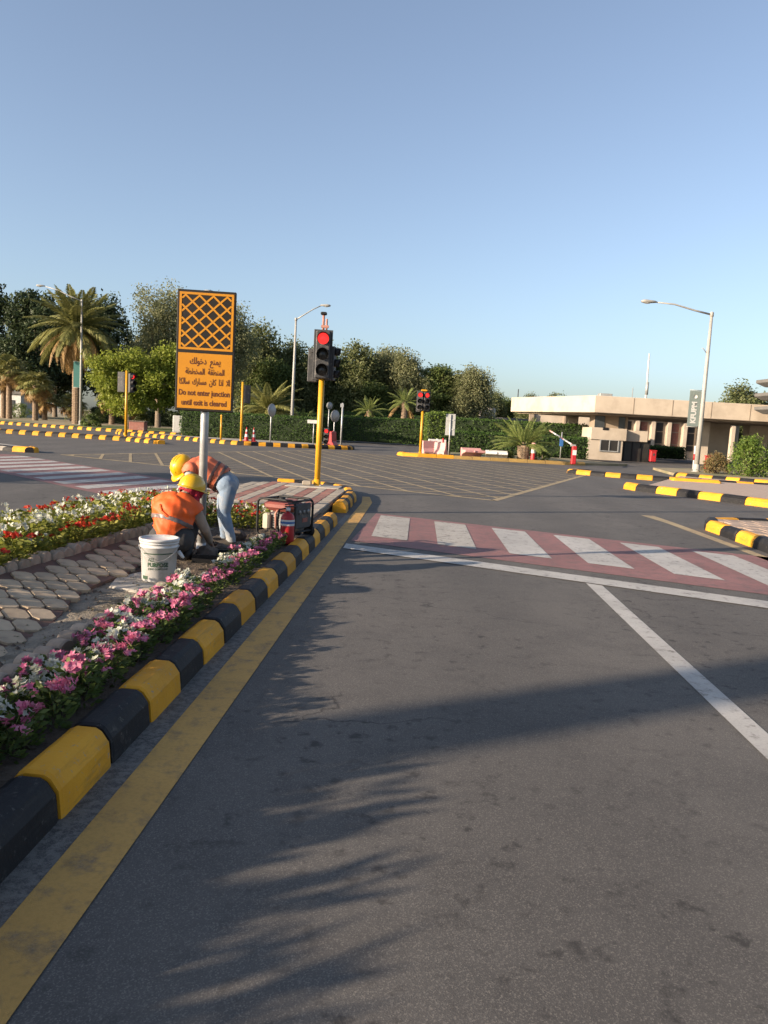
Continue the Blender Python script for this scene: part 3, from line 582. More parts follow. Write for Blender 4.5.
struct(vg.obj('verge', 'verge'), 'dry grassy verge under the palms and trees on the left')
vg2 = MB(); vg2.prism([(-17.6, 51.8), (-9.4, 45.1), (-8.4, 44.7), (-5.3, 45.3), (-2.7, 46.8), (-4, 50.2), (-8, 56), (-12, 57)], -0.02, 0.14)
struct(vg2.obj('verge', 'concrete'), 'pale paved corner in front of the clipped hedge')
lw = MB(); lw.prism([(-27, 64), (-15, 60), (-10, 64), (-12, 74), (-27, 76)], 0.1, 0.14); struct(lw.obj('lawn', 'lawn'), 'strip of green lawn under the bright tree')
ns = MB(); ns.prism([(-11.9, 25.9), (-12.4, 26.6), (-14.5, 28.3), (-22, 30), (-34, 30), (-34, 23), (-22, 26), (-14, 26.4)], -0.02, 0.15); struct(ns.obj('median', 'concrete'), 'pale concrete nose of the left median')
kerb('kerb stones round the nose of the left median', [(-26, 25.2), (-13.5, 26.4), (-12.2, 25.7), (-11.7, 25.9), (-12.2, 26.8)], 0.3, 0.19, 0.9, cols=('kerb_black', 'kerb_yellow'), first=0)
lv = MB(); lv.prism([(-60, 18), (-60, -60), (-7.5, -60), (-7.8, -6), (-9.2, 2), (-12, 9), (-18, 16), (-24, 20)], -0.02, 0.12); struct(lv.obj('verge', 'verge'), 'dry verge beyond the left carriageway')
bv = MB(); bv.prism([(-6, 150), (-13.8, 92), (-11, 86), (14, 86), (40, 100), (200, 90), (200, 400), (-10, 400)], -0.02, 0.12); struct(bv.obj('verge', 'verge'), 'planted ground behind the hedges ahead')
kerb('dull kerb stones of the road behind the junction', [(-12, 85.4), (13, 85.4)], 0.35, 0.2, 1.4, first=1)

# ------------------------------------------------------------------ the gate and the buildings behind it
gt = thing('gate_canopy', 'wide beige flat-roofed gate canopy over the entrance lanes', 'canopy', (0, 0, 0))
rf = MB(); poly = [(14.2, 54.0), (36.0, 54.0), (36.0, 64.0), (9.95, 64.0)]
rf.prism(poly, 3.30, 4.47); rfo = rf.obj('roof', 'beige', gt, bevel=0.03)
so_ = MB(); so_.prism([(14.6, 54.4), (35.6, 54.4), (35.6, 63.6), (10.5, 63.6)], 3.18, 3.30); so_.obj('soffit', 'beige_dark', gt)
for k in range(1, 8):
    x = 14.2 + k * 2.7; m = MB(); m.box((x, 53.985, 3.885), (0.035, 0.012, 1.10)); m.obj('panel_joint', 'beige_dark', gt)
vn = MB(); vn.cham((15.4, 56, 4.6), (0.9, 0.7, 0.28), 0.03); vn.obj('roof_vent', 'sign_back', gt)
for (x, y, w, d) in ((14.65, 62.2, 0.85, 0.8), (23.3, 57.5, 0.75, 0.7), (25.4, 60.5, 1.9, 1.2), (28.6, 60.5, 1.5, 1.2), (31.5, 58.5, 0.8, 0.8)):
    c = MB(); c.cham((x, y, 1.6), (w, d, 3.17), 0.04); c.obj('column', 'beige', gt)
bo = thing('gate_booth', 'beige guard booth with a dark window under the gate canopy', 'booth', (0, 0, 0))
b = MB(); b.box((15.45, 56.1, 0.8), (2.5, 2.2, 1.6)); b.obj('wall', 'beige', bo, bevel=0.02)
b = MB(); b.box((15.62, 56.2, 1.86), (2.55, 2.6, 0.86)); b.box((17.75, 56.5, 1.82), (1.7, 2.0, 0.78)); b.obj('parapet', 'beige', bo, bevel=0.03)
b = MB(); b.box((15.72, 54.985, 1.06), (1.2, 0.06, 0.74)); w_ = b.obj('window', 'dark_void', bo)
f_ = MB()
for (cx, cz, sx, sz) in ((15.72, 1.46, 1.36, 0.07), (15.72, 0.66, 1.36, 0.07), (15.08, 1.06, 0.07, 0.73), (16.36, 1.06, 0.07, 0.73), (15.72, 1.06, 0.05, 0.73)): f_.box((cx, 54.94, cz), (sx, 0.06, sz))
f_.obj('window_frame', 'sign_back', w_)
b = MB(); b.box((17.85, 56.5, 0.8), (2.1, 1.6, 1.58)); b.obj('doorway', 'dark_void', bo)
for x in (17.0, 17.6, 18.2, 18.8):
    b = MB(); b.box((x, 55.66, 0.8), (0.06, 0.06, 1.58)); b.obj('door_frame', 'black_plastic', bo)
b = MB(); b.box((14.02, 55.9, 0.8), (0.34, 1.4, 1.58)); b.obj('doorway', 'dark_void', bo)
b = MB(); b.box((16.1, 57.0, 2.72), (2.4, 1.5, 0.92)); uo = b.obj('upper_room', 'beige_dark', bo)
b = MB(); b.box((15.25, 56.22, 2.72), (0.7, 0.07, 0.86)); b.obj('window', 'window_glass', bo)
b = MB(); b.box((16.85, 56.22, 2.72), (0.45, 0.07, 0.86)); b.obj('window', 'window_glass', bo)
b = MB(); b.cham((15.35, 55.0, 2.22), (0.42, 0.3, 0.2), 0.03); b.obj('floodlight', 'black_plastic', bo)
# the long wall behind, with pilasters and tall openings
wl = thing('entrance_building', 'long beige building with pilasters behind the gate', 'building', (0, 0, 0))
b = MB(); b.box((27.2, 78.5, 1.9), (14, 5.5, 3.8)); b.obj('wall', 'beige', wl)
for i in range(9):
    x = 21.0 + i * 1.55
    b = MB(); b.box((x, 75.45, 1.9), (0.34, 0.62, 3.8)); b.obj('pilaster', 'beige', wl)
    if i < 8:
        b = MB(); b.box((x + 0.78, 75.72, 2.05), (0.62, 0.14, 2.6)); wi = b.obj('window', 'dark_void' if i % 2 else 'paver_red', wl)
        for zz in (1.3, 2.5): b = MB(); b.box((x + 0.78, 75.63, zz), (0.7, 0.06, 0.09)); b.obj('glazing_bar', 'beige_dark', wi)
b = MB(); b.box((27.2, 75.2, 3.9), (14.6, 1.2, 0.3)); b.obj('cornice', 'beige', wl)
w2 = thing('boundary_wall', 'plain sunlit beige wall behind the gate column', 'wall', (0, 0, 0))
b = MB(); b.box((16.3, 72, 1.75), (6.6, 0.5, 3.5)); b.obj('wall', 'beige', w2)
b = MB(); b.box((16.3, 72, 3.56), (6.8, 0.7, 0.14)); b.obj('coping', 'beige_dark', w2)
for x in (13.1, 16.3, 19.5): b = MB(); b.box((x, 71.6, 1.75), (0.4, 0.4, 3.49)); b.obj('pier', 'beige_dark', w2)
# grey stacked slabs at the right edge
tw = thing('concrete_tower', 'grey concrete tower of stacked overhanging slabs at the right edge', 'tower', (26.35, 50, 0), 0)
b = MB(); b.cham((0.9, 0.9, 3.0), (1.5, 1.5, 6.0), 0.05); b.obj('shaft', 'slab_grey', tw)
for z, dx in ((6.0, 0), (5.1, -0.02), (4.2, 0.06)):
    b = MB(); vs_ = []
    for zz, k in ((z - 0.42, 0.82), (z - 0.15, 1.0), (z + 0.06, 1.0)): vs_ += [(0.9 + sx * 2.4 * k + dx, 0.9 + sy * 2.4 * k, zz) for sx, sy in ((-1, -1), (1, -1), (1, 1), (-1, 1))]
    b.add(vs_, [(3, 2, 1, 0), (8, 9, 10, 11)] + [(q * 4 + i, q * 4 + (i + 1) % 4, q * 4 + 4 + (i + 1) % 4, q * 4 + 4 + i) for q in range(2) for i in range(4)]); b.obj('slab', 'slab_grey', tw, bevel=0.02)
# low far building with a flat dark roof and masts
fb = thing('far_building', 'low far building with a flat dark roof beyond the hedge', 'building', (0, 0, 0))
b = MB(); b.box((20.0, 120, 1.6), (11, 6, 3.2)); b.obj('wall', 'beige_dark', fb)
b = MB(); b.box((20.0, 120, 3.5), (12, 7, 0.6)); b.obj('roof', 'slab_grey', fb)
for x in (15.8, 18, 20.2, 22.4): b = MB(); b.box((x, 116.95, 1.9), (1.3, 0.1, 1.6)); b.obj('window', 'dark_void', fb)
b = MB(); b.lathe([(0.0, 0.0), (1.3, 0), (1.3, 5.0), (1.1, 5.3), (0.0, 5.3)], (15.2, 121, 0), 16); b.obj('water_tank', 'beige', fb)
ms = thing('radio_mast', 'thin white radio mast rising behind the gate canopy', 'mast', (32.8, 100, 0))
b = MB(); b.tube([(0, 0, 0), (-0.05, 0, 7.5), (-0.12, 0, 12.6)], [0.16, 0.13, 0.10], 8); b.obj('pole', 'white_paint', ms)
b = MB(); b.tube([(0, 0, 7.4), (0.0, 0, 9.0)], 0.2, 8); b.obj('sleeve', 'sign_back', ms)
ms = thing('radio_mast', 'short thin pole beside the white mast behind the canopy', 'mast', (31.0, 100, 0))
b = MB(); b.tube([(0, 0, 0), (0, 0, 8.2)], [0.1, 0.05], 8); b.obj('pole', 'sign_back', ms)
ms = thing('radio_mast', 'thin dark mast above the far trees left of the canopy', 'mast', (36.0, 220, 0))
b = MB(); b.tube([(0, 0, 0), (0, 0, 14)], [0.3, 0.14], 6); b.obj('pole', 'dusty_black', ms)
bl = thing('small_house', 'small pale house half hidden behind the left palms', 'house', (-49, 98, 0))
b = MB(); b.box((0, 0, 1.5), (7, 5, 3.0)); b.obj('wall', 'white_paint', bl)
b = MB(); b.box((0, 0, 3.1), (7.6, 5.6, 0.3)); b.obj('roof', 'slab_grey', bl)
for x in (-2, 0.2, 2.2): b = MB(); b.box((x, -2.53, 1.6), (1.1, 0.1, 1.2)); b.obj('window', 'window_glass', bl)

# ------------------------------------------------------------------ vegetation
def crown(seed, h0, h1, rx, ry, nl, ncl, per, leaf, mat, spread=0.5, up=0.3, asp=0.5, plume=False):
    """foliage: lobes -> clusters on the lobes -> leaf-sized faces round each cluster"""
    rng = np.random.default_rng(seed); lob = []
    for i in range(nl):
        t = rng.uniform(0, 1); a = rng.uniform(0, 2 * PI); k = math.sqrt(max(0, 1 - (2 * t - 0.8) ** 2 * 0.55)) * rng.uniform(0.25, 0.75)
        lob.append((math.cos(a) * rx * k, math.sin(a) * ry * k, h0 + (h1 - h0) * (0.12 + 0.74 * t), rx * rng.uniform(0.28, 0.48), (h1 - h0) * rng.uniform(0.13, 0.22) * (1.35 if plume else 1)))
    P = []
    for i in range(ncl):
        l = lob[rng.integers(nl)]; d = unit(rng.normal(size=3)); rr_ = rng.uniform(0.55, 1.08)
        c = np.array([l[0] + d[0] * l[3] * rr_, l[1] + d[1] * l[3] * rr_, l[2] + d[2] * l[4] * rr_])
        if c[2] < h0 * 0.9: c[2] = h0 * 0.9 + rng.uniform(0, 0.6)
        s = spread * rng.uniform(0.5, 1.1)
        P.append(c + np.clip(rng.normal(size=(per, 3)), -1.7, 1.7) * np.array([s, s, s * (1.5 if plume else 0.7)]))
    P = np.concatenate(P); A, B = rand_leaves(rng, P, leaf, up, asp, 0.45, 1.2 if plume else 0.0)
    return quads_mesh('crown', P, A, B, mat, 'rhomb'), lob
def trunk(seed, h, r_, lob, lean=0.0):
    rng = random.Random(seed); m = MB(); top = Vector((lean, 0, h))
    pts = [Vector((0, 0, -0.1)), Vector((lean * .2 + rng.uniform(-.1, .1), rng.uniform(-.1, .1), h * 0.35)), Vector((lean * .6, rng.uniform(-.15, .15), h * 0.7)), top]
    m.tube(pts, [r_ * 1.25, r_ * 0.95, r_ * 0.8, r_ * 0.6], 9)
    for l in lob:
        e = Vector(l[:3]); s = pts[1 + rng.randrange(3)]; mid = s.lerp(e, 0.5) + Vector((rng.uniform(-.3, .3), rng.uniform(-.3, .3), -0.1 * abs(e.z - s.z)))
        m.tube([s, mid, e], [r_ * 0.45, r_ * 0.28, r_ * 0.10], 6)
    return m.mesh('trunk', 'bark', fix=False)
def kind(seeds, *a, th=2.5, tr=0.2, **k):
    out = []
    for s in seeds:
        c, lob = crown(s, *a, **k); out.append((c, trunk(s, a[0] + (a[1] - a[0]) * 0.4, tr, lob)))
    return out
K = {
    'dark': kind((11, 12, 13), 2.2, 17, 4.6, 4.6, 22, 330, 52, 0.24, 'leaf_dark', spread=0.75, tr=0.3),
    'olive': kind((21, 22, 23), 1.2, 11, 3.3, 3.2, 24, 380, 72, 0.15, 'leaf_olive', spread=0.5, plume=True),
    'mid': kind((31, 32), 1.2, 10, 3.3, 3.2, 24, 380, 70, 0.15, 'leaf_mid', spread=0.5),
    'pale': kind((41, 42), 2.0, 11, 3.0, 2.9, 24, 380, 70, 0.125, 'leaf_pale', spread=0.5, plume=True),
    'bright': kind((51, 52), 1.6, 7.4, 4.1, 3.8, 24, 380, 58, 0.12, 'leaf_bright', spread=0.42),
    'feather': kind((61, 62), 3.4, 13.4, 3.6, 3.5, 26, 420, 72, 0.10, 'leaf_pale', spread=0.5, plume=True),
}
def tree(kd, i, loc, s, label, name='tree', group=None, rz=None, sz=None):
    c, t = K[kd][i % len(K[kd])]
    o = thing(name, label, 'tree', (loc[0], loc[1], 0.05), rz if rz is not None else (loc[0] * 1.7 + loc[1]), group)
    wd = {'olive': 1.25, 'mid': 1.2, 'pale': 1.2, 'feather': 1.25, 'bright': 1.08}.get(kd, 1.0); sc_ = (s * wd, s * wd, sz or s); link('trunk', t, o, scale=sc_); link('crown', c, o, scale=sc_); return o
TG = 'trees behind the junction'
for kd, i, x, y, s, sz, lab in (
    ('dark', 0, -55.5, 108, 1.05, 1.08, 'tall dark evergreen tree at the left edge of the picture'),
    ('dark', 1, -47.0, 104, 1.0, 1.0, 'tall dark evergreen tree behind the left lamp arm'),
    ('dark', 2, -40.5, 110, 1.0, 0.98, 'tall dark evergreen tree right behind the big date palm'),
    ('dark', 0, -51.0, 118, 1.1, 1.0, 'dark evergreen tree filling the gap between the two leftmost tall trees'),
    ('dark', 1, -33.5, 112, 0.85, 0.84, 'dark evergreen tree between the date palm and the bright green tree'),
    ('dark', 2, -62.0, 100, 0.9, 0.85, 'dark evergreen tree cut off by the left edge behind the small palms'),
    ('bright', 0, -22.6, 67, 0.92, 0.90, 'bright green spreading tree left of the orange sign'),
    ('bright', 1, -18.3, 69, 1.0, 1.02, 'bright green leafy tree directly behind the orange sign'),
    ('feather', 0, -23.6, 79, 1.0, 1.0, 'tall thin grey-green tree rising above the bright green tree'),
    ('feather', 1, -18.0, 82, 0.95, 0.95, 'tall thin grey-green tree hidden mostly by the orange sign'),
    ('olive', 0, -15.5, 92, 1.0, 1.0, 'olive green tree just right of the orange sign'),
    ('olive', 1, -11.6, 95, 0.98, 0.96, 'olive green tree behind the middle lamp post'),
    ('mid', 0, -7.6, 97, 1.0, 1.02, 'mid green tree behind the near traffic light'),
    ('olive', 2, -3.9, 96, 1.0, 1.0, 'olive green tree just right of the near traffic light'),
    ('pale', 0, -0.6, 99, 0.98, 1.02, 'pale tree with silvery foliage above the two small palms'),
    ('pale', 1, 2.3, 96, 0.98, 1.0, 'pale tree with silvery foliage above the far signal'),
    ('mid', 1, 5.4, 97, 0.95, 0.98, 'mid green tree right of the far signal'),
    ('pale', 0, 9.9, 95, 0.82, 0.84, 'pale rounded tree at the right end of the tree row'),
    ('mid', 0, 8.0, 101, 0.8, 0.82, 'dark green tree tucked behind the pale end tree of the row'),
    ('mid', 1, -13.4, 90, 0.85, 0.82, 'mid green tree between the olive trees right of the orange sign'),
    ('olive', 0, -9.4, 101, 1.0, 0.98, 'olive tree filling the gap right of the middle lamp post'),
    ('olive', 1, 0.8, 104, 1.0, 0.98, 'olive tree filling the gap behind the silvery trees'),
    ('olive', 2, 7.6, 96, 0.72, 0.74, 'olive tree beside the pale end tree of the row'),
    ('mid', 0, -2.2, 94, 0.75, 0.7, 'lower mid green tree right of the near traffic light'),
    ('dark', 1, -6.0, 112, 0.62, 0.62, 'dark tree deep behind the near traffic light'),
    ('dark', 2, 1.5, 112, 0.66, 0.60, 'dark tree deep behind the silvery trees'),
    ('dark', 0, -12.5, 110, 0.64, 0.62, 'dark tree deep behind the middle lamp post'),
    ('dark', 2, -19.0, 108, 0.7, 0.66, 'dark tree deep behind the orange sign'),
    ('dark', 1, 6.8, 110, 0.56, 0.52, 'dark tree deep behind the right end of the tree row'),
    ('olive', 1, 38.2, 84, 0.85, 0.66, 'olive tree crown showing above the canopy right of the banner'),
    ('olive', 2, 42.5, 86, 0.8, 0.6, 'olive tree crown above the canopy near the concrete tower'),
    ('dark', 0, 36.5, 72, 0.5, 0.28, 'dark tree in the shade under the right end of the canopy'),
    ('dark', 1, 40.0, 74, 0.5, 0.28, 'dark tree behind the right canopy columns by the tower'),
):
    tree(kd, i, (x, y), s, lab, group=TG, sz=sz * (0.93 if -13 < x < 12 else 1.0))
for i, x in enumerate((22, 26, 30, 34, 38.5, 43, 47.5)):
    tree('olive' if i % 2 else 'mid', i, (x, 190 + 6 * (i % 3)), 0.9 + 0.06 * (i % 3), 'far tree on the horizon, ' + ('leftmost', 'second', 'third', 'fourth', 'fifth', 'sixth', 'rightmost')[i] + ' of the row left of the gate canopy', group='far trees on the horizon')

# palms: one arched frond mesh, one fan leaf mesh, each frond an object of its own
def frond_mesh(mat, L=2.6, n=34, droop=1.0, lw=0.42, seed=0, vee=0.5):
    rng = random.Random(seed); m = MB(); pts = []
    for i in range(n + 1):
        t = i / n; pts.append(Vector((L * t * (1 - 0.10 * droop * t), 0, L * (0.16 * t - 0.42 * droop * t * t))))
    m.tube(pts[::4] + [pts[-1]], [0.035 * (1 - 0.85 * i / (len(pts[::4]))) for i in range(len(pts[::4]) + 1)], 4, smooth=True, cap=False)
    for i in range(3, n + 1):
        t = i / n; ll = lw * (math.sin(PI * (0.16 + 0.8 * t)) ** 0.7) * rng.uniform(0.8, 1.15); d = (pts[i] - pts[i - 1]).normalized()
        for s in (-1, 1):
            dirv = (d * 0.75 + Vector((0, s * 0.85, vee * 0.45 - 0.25 * droop + rng.uniform(-.12, .12)))).normalized()
            a = pts[i]; mid = a + dirv * ll * 0.55; e = a + dirv * ll + Vector((0, 0, -0.16 * ll * (1 + droop))); w = d * 0.028 * L / 2.6
            w = w * 1.35; m.add([a - w * .4, a + w * .4, mid + w, mid - w], [(0, 1, 2, 3)]); m.add([mid - w, mid + w, e], [(0, 1, 2)])
    return m.mesh('frond', mat, fix=False)
def fan_mesh(mat, L=1.0, seed=0):
    rng = random.Random(seed); m = MB(); c = Vector((L * 0.62, 0, L * 0.12))
    m.tube([(0, 0, 0), (L * 0.35, 0, L * 0.10), c], [0.022, 0.018, 0.014], 4, cap=False); n = 24
    for k in range(n):
        a = R(-125 + 250 * k / (n - 1)); d = Vector((math.cos(a), math.sin(a), 0)); ll = L * 0.62 * rng.uniform(0.88, 1.08); w = Vector((-d.y, d.x, 0)) * 0.042 * L
        z1, z2 = 0.02 * L * (1 if k % 2 else -1), -0.20 * L * rng.uniform(0.6, 1.5)
        p1 = c + d * ll * 0.6 + Vector((0, 0, z1)); e = c + d * ll + Vector((0, 0, z2))
        m.add([c, p1 - w, p1 + w], [(0, 1, 2)]); m.add([p1 - w, e, p1 + w], [(0, 1, 2)])
    return m.mesh('frond', mat, fix=False)
FD = [frond_mesh('frond_green', seed=s, droop=d, L=4.0, lw=0.80, n=44) for s, d in ((1, 0.55), (2, 0.95), (3, 1.3))]
FDD = [frond_mesh('frond_dead', seed=s, droop=d, L=3.8, lw=0.62, n=40) for s, d in ((4, 1.2), (5, 1.5))]
FY = [frond_mesh('frond_young', seed=s, droop=d, L=2.0, lw=0.40, n=26) for s, d in ((6, 0.6), (7, 1.0))]
FF = [fan_mesh('frond_green', 1.0, s) for s in (8, 9)]; FFD = [fan_mesh('frond_dead', 1.0, s) for s in (10, 11)]
def palm_trunk(h, r0, r1, rough=0.06, n=12, step=0.16):
    m = MB(); k = max(3, int(h / step)); prof = [(r0 * 1.12, -0.1)]
    for i in range(k):
        t = i / k; r_ = r0 + (r1 - r0) * t; z = h * t; prof += [(r_ * (1 - rough), z + 0.001), (r_ * (1 + rough), z + h / k * 0.72)]
    prof += [(r1, h), (r1 * 0.4, h + 0.2), (0.001, h + 0.25)]
    m.lathe(prof, n=n, smooth=False); return m.mesh('trunk', 'palm_bark', fix=False)
def palm(name, label, loc, h, r0, r1, live, dead, nl, ndd, s, seed, lo=-25, hi=80, group=None, z=0.05):
    o = thing(name, label, 'palm tree', (loc[0], loc[1], z), 0, group); rng = random.Random(seed)
    link('trunk', palm_trunk(h, r0, r1), o)
    for i in range(nl):
        t = (i + 0.5) / nl; el = R(hi + (lo - hi) * t ** 0.8 + rng.uniform(-6, 6)); az = i * 2.39996 + rng.uniform(-.2, .2)
        v_ = live[min(len(live) - 1, int(t * len(live)))]; q = s * rng.uniform(0.88, 1.08) * (0.82 + 0.18 * min(1, 3 * t))
        link('frond', v_, o, (r1 * .7 * math.cos(az), r1 * .7 * math.sin(az), h + 0.1 * s * (1 - t)), (rng.uniform(-.3, .3), -el, az), q)
    for i in range(ndd):
        az = i * 2.39996 + 0.9; el = R(rng.uniform(-72, -18))
        link('dead_frond', dead[i % len(dead)], o, (r1 * .9 * math.cos(az), r1 * .9 * math.sin(az), h - 0.15 * s), (rng.uniform(-.4, .4), -el, az), s * rng.uniform(0.75, 1.0))
    return o
palm('date_palm', 'big date palm with hanging brown fronds beside the left lamp post', (-29.5, 73), 8.9, 0.42, 0.40, FD, FDD, 54, 40, 1.15, 1, lo=-22, hi=88)
PG = 'small fan palms on the verge'
for i, (x, y, h, s, lab) in enumerate((
    (-40.3, 82, 5.0, 1.5, 'tall fan palm at the left edge with a brown skirt'), (-36.6, 80, 3.6, 1.4, 'fan palm second from the left edge in front of dark trees'),
    (-38.3, 86, 2.2, 1.1, 'short fan palm tucked behind the second palm'), (-35.6, 87, 1.9, 1.15, 'short drooping fan palm left of the date palm trunk'),
    (-29.4, 82, 2.8, 1.3, 'brownish fan palm between the left lamp post and the far left signal'), (-41.9, 84, 4.4, 1.4, 'fan palm cut by the left picture edge'),
    (-27.6, 83, 1.8, 1.1, 'low ragged fan palm behind the far left signal'))):
    palm('fan_palm', lab, (x, y), h, 0.30, 0.24, FF, FFD, 24, 12, s * 1.15, 30 + i, lo=-25, hi=80, group=PG)
palm('young_date_palm', 'young date palm with long fronds behind the clipped hedge', (-9.8, 63), 2.2, 0.34, 0.30, FD[1:], FDD, 34, 6, 0.85, 50, lo=-20, hi=82)
palm('young_date_palm', 'low bushy palm left of the two small palms behind the hedge', (-7.4, 66), 1.2, 0.25, 0.25, FY, FDD, 22, 3, 0.9, 51, lo=-10, hi=75)
palm('young_date_palm', 'stubby pale palm behind the hedge, left of a matching pair', (-2.1, 80), 2.9, 0.30, 0.28, FY, FDD, 26, 2, 0.95, 52, lo=-15, hi=80)
palm('young_date_palm', 'pale palm on a clear trunk behind the hedge, right of a pair', (1.5, 80), 4.0, 0.34, 0.30, FY, FDD, 26, 2, 1.0, 53, lo=-20, hi=82)
palm('pineapple_palm', 'stout young palm on the far middle island beside the gate', (7.5, 42.6), 0.75, 0.33, 0.36, FY, FFD, 40, 0, 0.95, 54, lo=0, hi=82, z=0.12)
# trees beside and behind the photographer, left of the road: they throw the long shadows
palm('date_palm', 'date palm on the left verge outside the picture', (-20.1, -6.75), 9.9, 0.36, 0.30, FD, FDD, 40, 6, 0.66, 60, lo=-22, hi=85)
tree('dark', 0, (-20.2, 10.9), 0.50, 'leafy tree on the left verge outside the picture', group=None, sz=0.34)

def hedge(label, x0, x1, y0, y1, h, n, mat='leaf_hedge', leaf=0.055, seed=0, rz=0, loc=None, group=None):
    rng = np.random.default_rng(seed); o = thing('hedge', label, 'hedge', ((x0 + x1) / 2, (y0 + y1) / 2, 0.1), rz, group)
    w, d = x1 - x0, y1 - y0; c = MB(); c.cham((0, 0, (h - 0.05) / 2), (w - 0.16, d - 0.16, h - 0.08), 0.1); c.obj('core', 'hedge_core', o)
    ar = np.array([w * h, w * h, d * h, d * h, w * d]); k = rng.choice(5, n, p=ar / ar.sum()); a, b_ = rng.uniform(-.5, .5, n), rng.uniform(-.5, .5, n); P = np.zeros((n, 3))
    P[:, 0] = np.where(k < 2, a * w, np.where(k == 2, -w / 2, np.where(k == 3, w / 2, a * w)))
    P[:, 1] = np.where(k == 0, -d / 2, np.where(k == 1, d / 2, np.where(k < 4, a * d, b_ * d)))
    P[:, 2] = np.where(k < 4, (b_ + .5) * h, h)
    wob = 0.06 * np.sin(P[:, 0] * 3.1) * np.sin(P[:, 2] * 4 + P[:, 1] * 3)
    P += rng.normal(size=(n, 3)) * 0.045; P[:, 1] += wob; P[:, 2] = np.maximum(P[:, 2] + wob * 0.6, 0.02)
    A, B = rand_leaves(rng, P, leaf, 0.3, 0.55); link('leaves', quads_mesh('leaves', P, A, B, mat, 'rhomb'), o); return o
hedge('clipped dark green hedge behind the two traffic cones', -14.2, -5.0, 52.6, 54.2, 1.72, 9000, seed=1)
hedge('taller clipped hedge behind the middle lamp post', -9.6, 3.0, 66.0, 68.0, 2.1, 9000, seed=2, leaf=0.07)
hedge('long clipped hedge across the road ahead', -8.0, 9.5, 87.0, 89.0, 2.75, 9000, seed=3, leaf=0.09)
hedge('square clipped hedge block beside the far signal', 2.12, 3.5, 43.6, 45.0, 2.35, 5000, 'leaf_bush', 0.05, 4)
hedge('low dark hedge behind the far barriers', 3.6, 13.0, 50.2, 51.8, 1.35, 8000, seed=5, leaf=0.06)
hedge('high dark hedge in front of the far building', 4.6, 15.5, 60.0, 62.0, 2.35, 8000, seed=6, leaf=0.07)
hedge('low hedge beside the gate lane', 20.2, 25.5, 66.0, 67.5, 1.0, 4000, seed=7, leaf=0.06)
hedge('low hedge under the left trees', -34, -15, 88, 89.5, 1.7, 6000, 'leaf_dark', 0.1, 8)
def bush(label, loc, rx, h, n, mat, leaf, seed, name='bush'):
    rng = np.random.default_rng(seed); o = thing(name, label, 'bush', (loc[0], loc[1], 0.1)); P = []; m = MB()
    for i in range(n // 24):
        a = rng.uniform(0, 2 * PI); k = rng.uniform(0.1, 1) ** 0.6; z = h * rng.uniform(0.08, 1.0); e = math.sqrt(max(0.05, 1 - (z / h) ** 2.2))
        c = np.array([math.cos(a) * rx * k * e, math.sin(a) * rx * k * e, z]); P.append(c + rng.normal(size=(24, 3)) * 0.11 * np.array([1, 1, 1.3]) * (h / 1.6))
        if i % 6 == 0: m.tube([(0, 0, 0), (c[0] * .5, c[1] * .5, c[2] * .45), tuple(c)], [0.03, 0.02, 0.008], 5, cap=False)
    P = np.concatenate(P); P[:, 2] = np.maximum(P[:, 2], 0.03); A, B = rand_leaves(rng, P, leaf, 0.4, 0.45)
    m.obj('stem', 'bark', o, fix=False); link('leaves', quads_mesh('leaves', P, A, B, mat, 'rhomb'), o); return o
bush('bright green bush right of the lamp post', (17.6, 37.6), 0.95, 1.75, 4200, 'leaf_bush', 0.06, 1)
bush('bright green bush cut by the right edge', (19.3, 38.2), 0.8, 1.2, 2600, 'leaf_bush', 0.06, 2)
bush('dry brownish bush at the foot of the lamp post', (16.45, 38.6), 0.75, 0.95, 2600, 'leaf_dry', 0.05, 3)
bush('low grey-green shrub left of the stout palm', (6.6, 42.5), 0.45, 0.45, 800, 'leaf_mid', 0.05, 4, 'shrub')
bush('low grey-green shrub right of the stout palm', (8.6, 42.7), 0.55, 0.5, 900, 'leaf_mid', 0.05, 5, 'shrub')
for i, (x, y, r_, h, lab) in enumerate(((-25.5, 66, 0.9, 0.9, 'shrub under the bright tree near the far left signal'), (-22.4, 70, 1.0, 1.2, 'shrub between the far left signal and the orange sign'), (-31.5, 84, 1.2, 1.4, 'dark shrub behind the date palm trunk'), (-18.0, 68, 1.0, 1.3, 'shrub beside the white cabinet'), (-44, 92, 1.8, 1.6, 'dark shrub behind the leftmost palms'), (-37, 93, 1.8, 1.5, 'dark shrub behind the short fan palms'))):
    bush(lab, (x, y), r_, h, 1500, 'leaf_mid' if i % 2 == 0 else 'leaf_olive', 0.09, 20 + i, 'shrub')

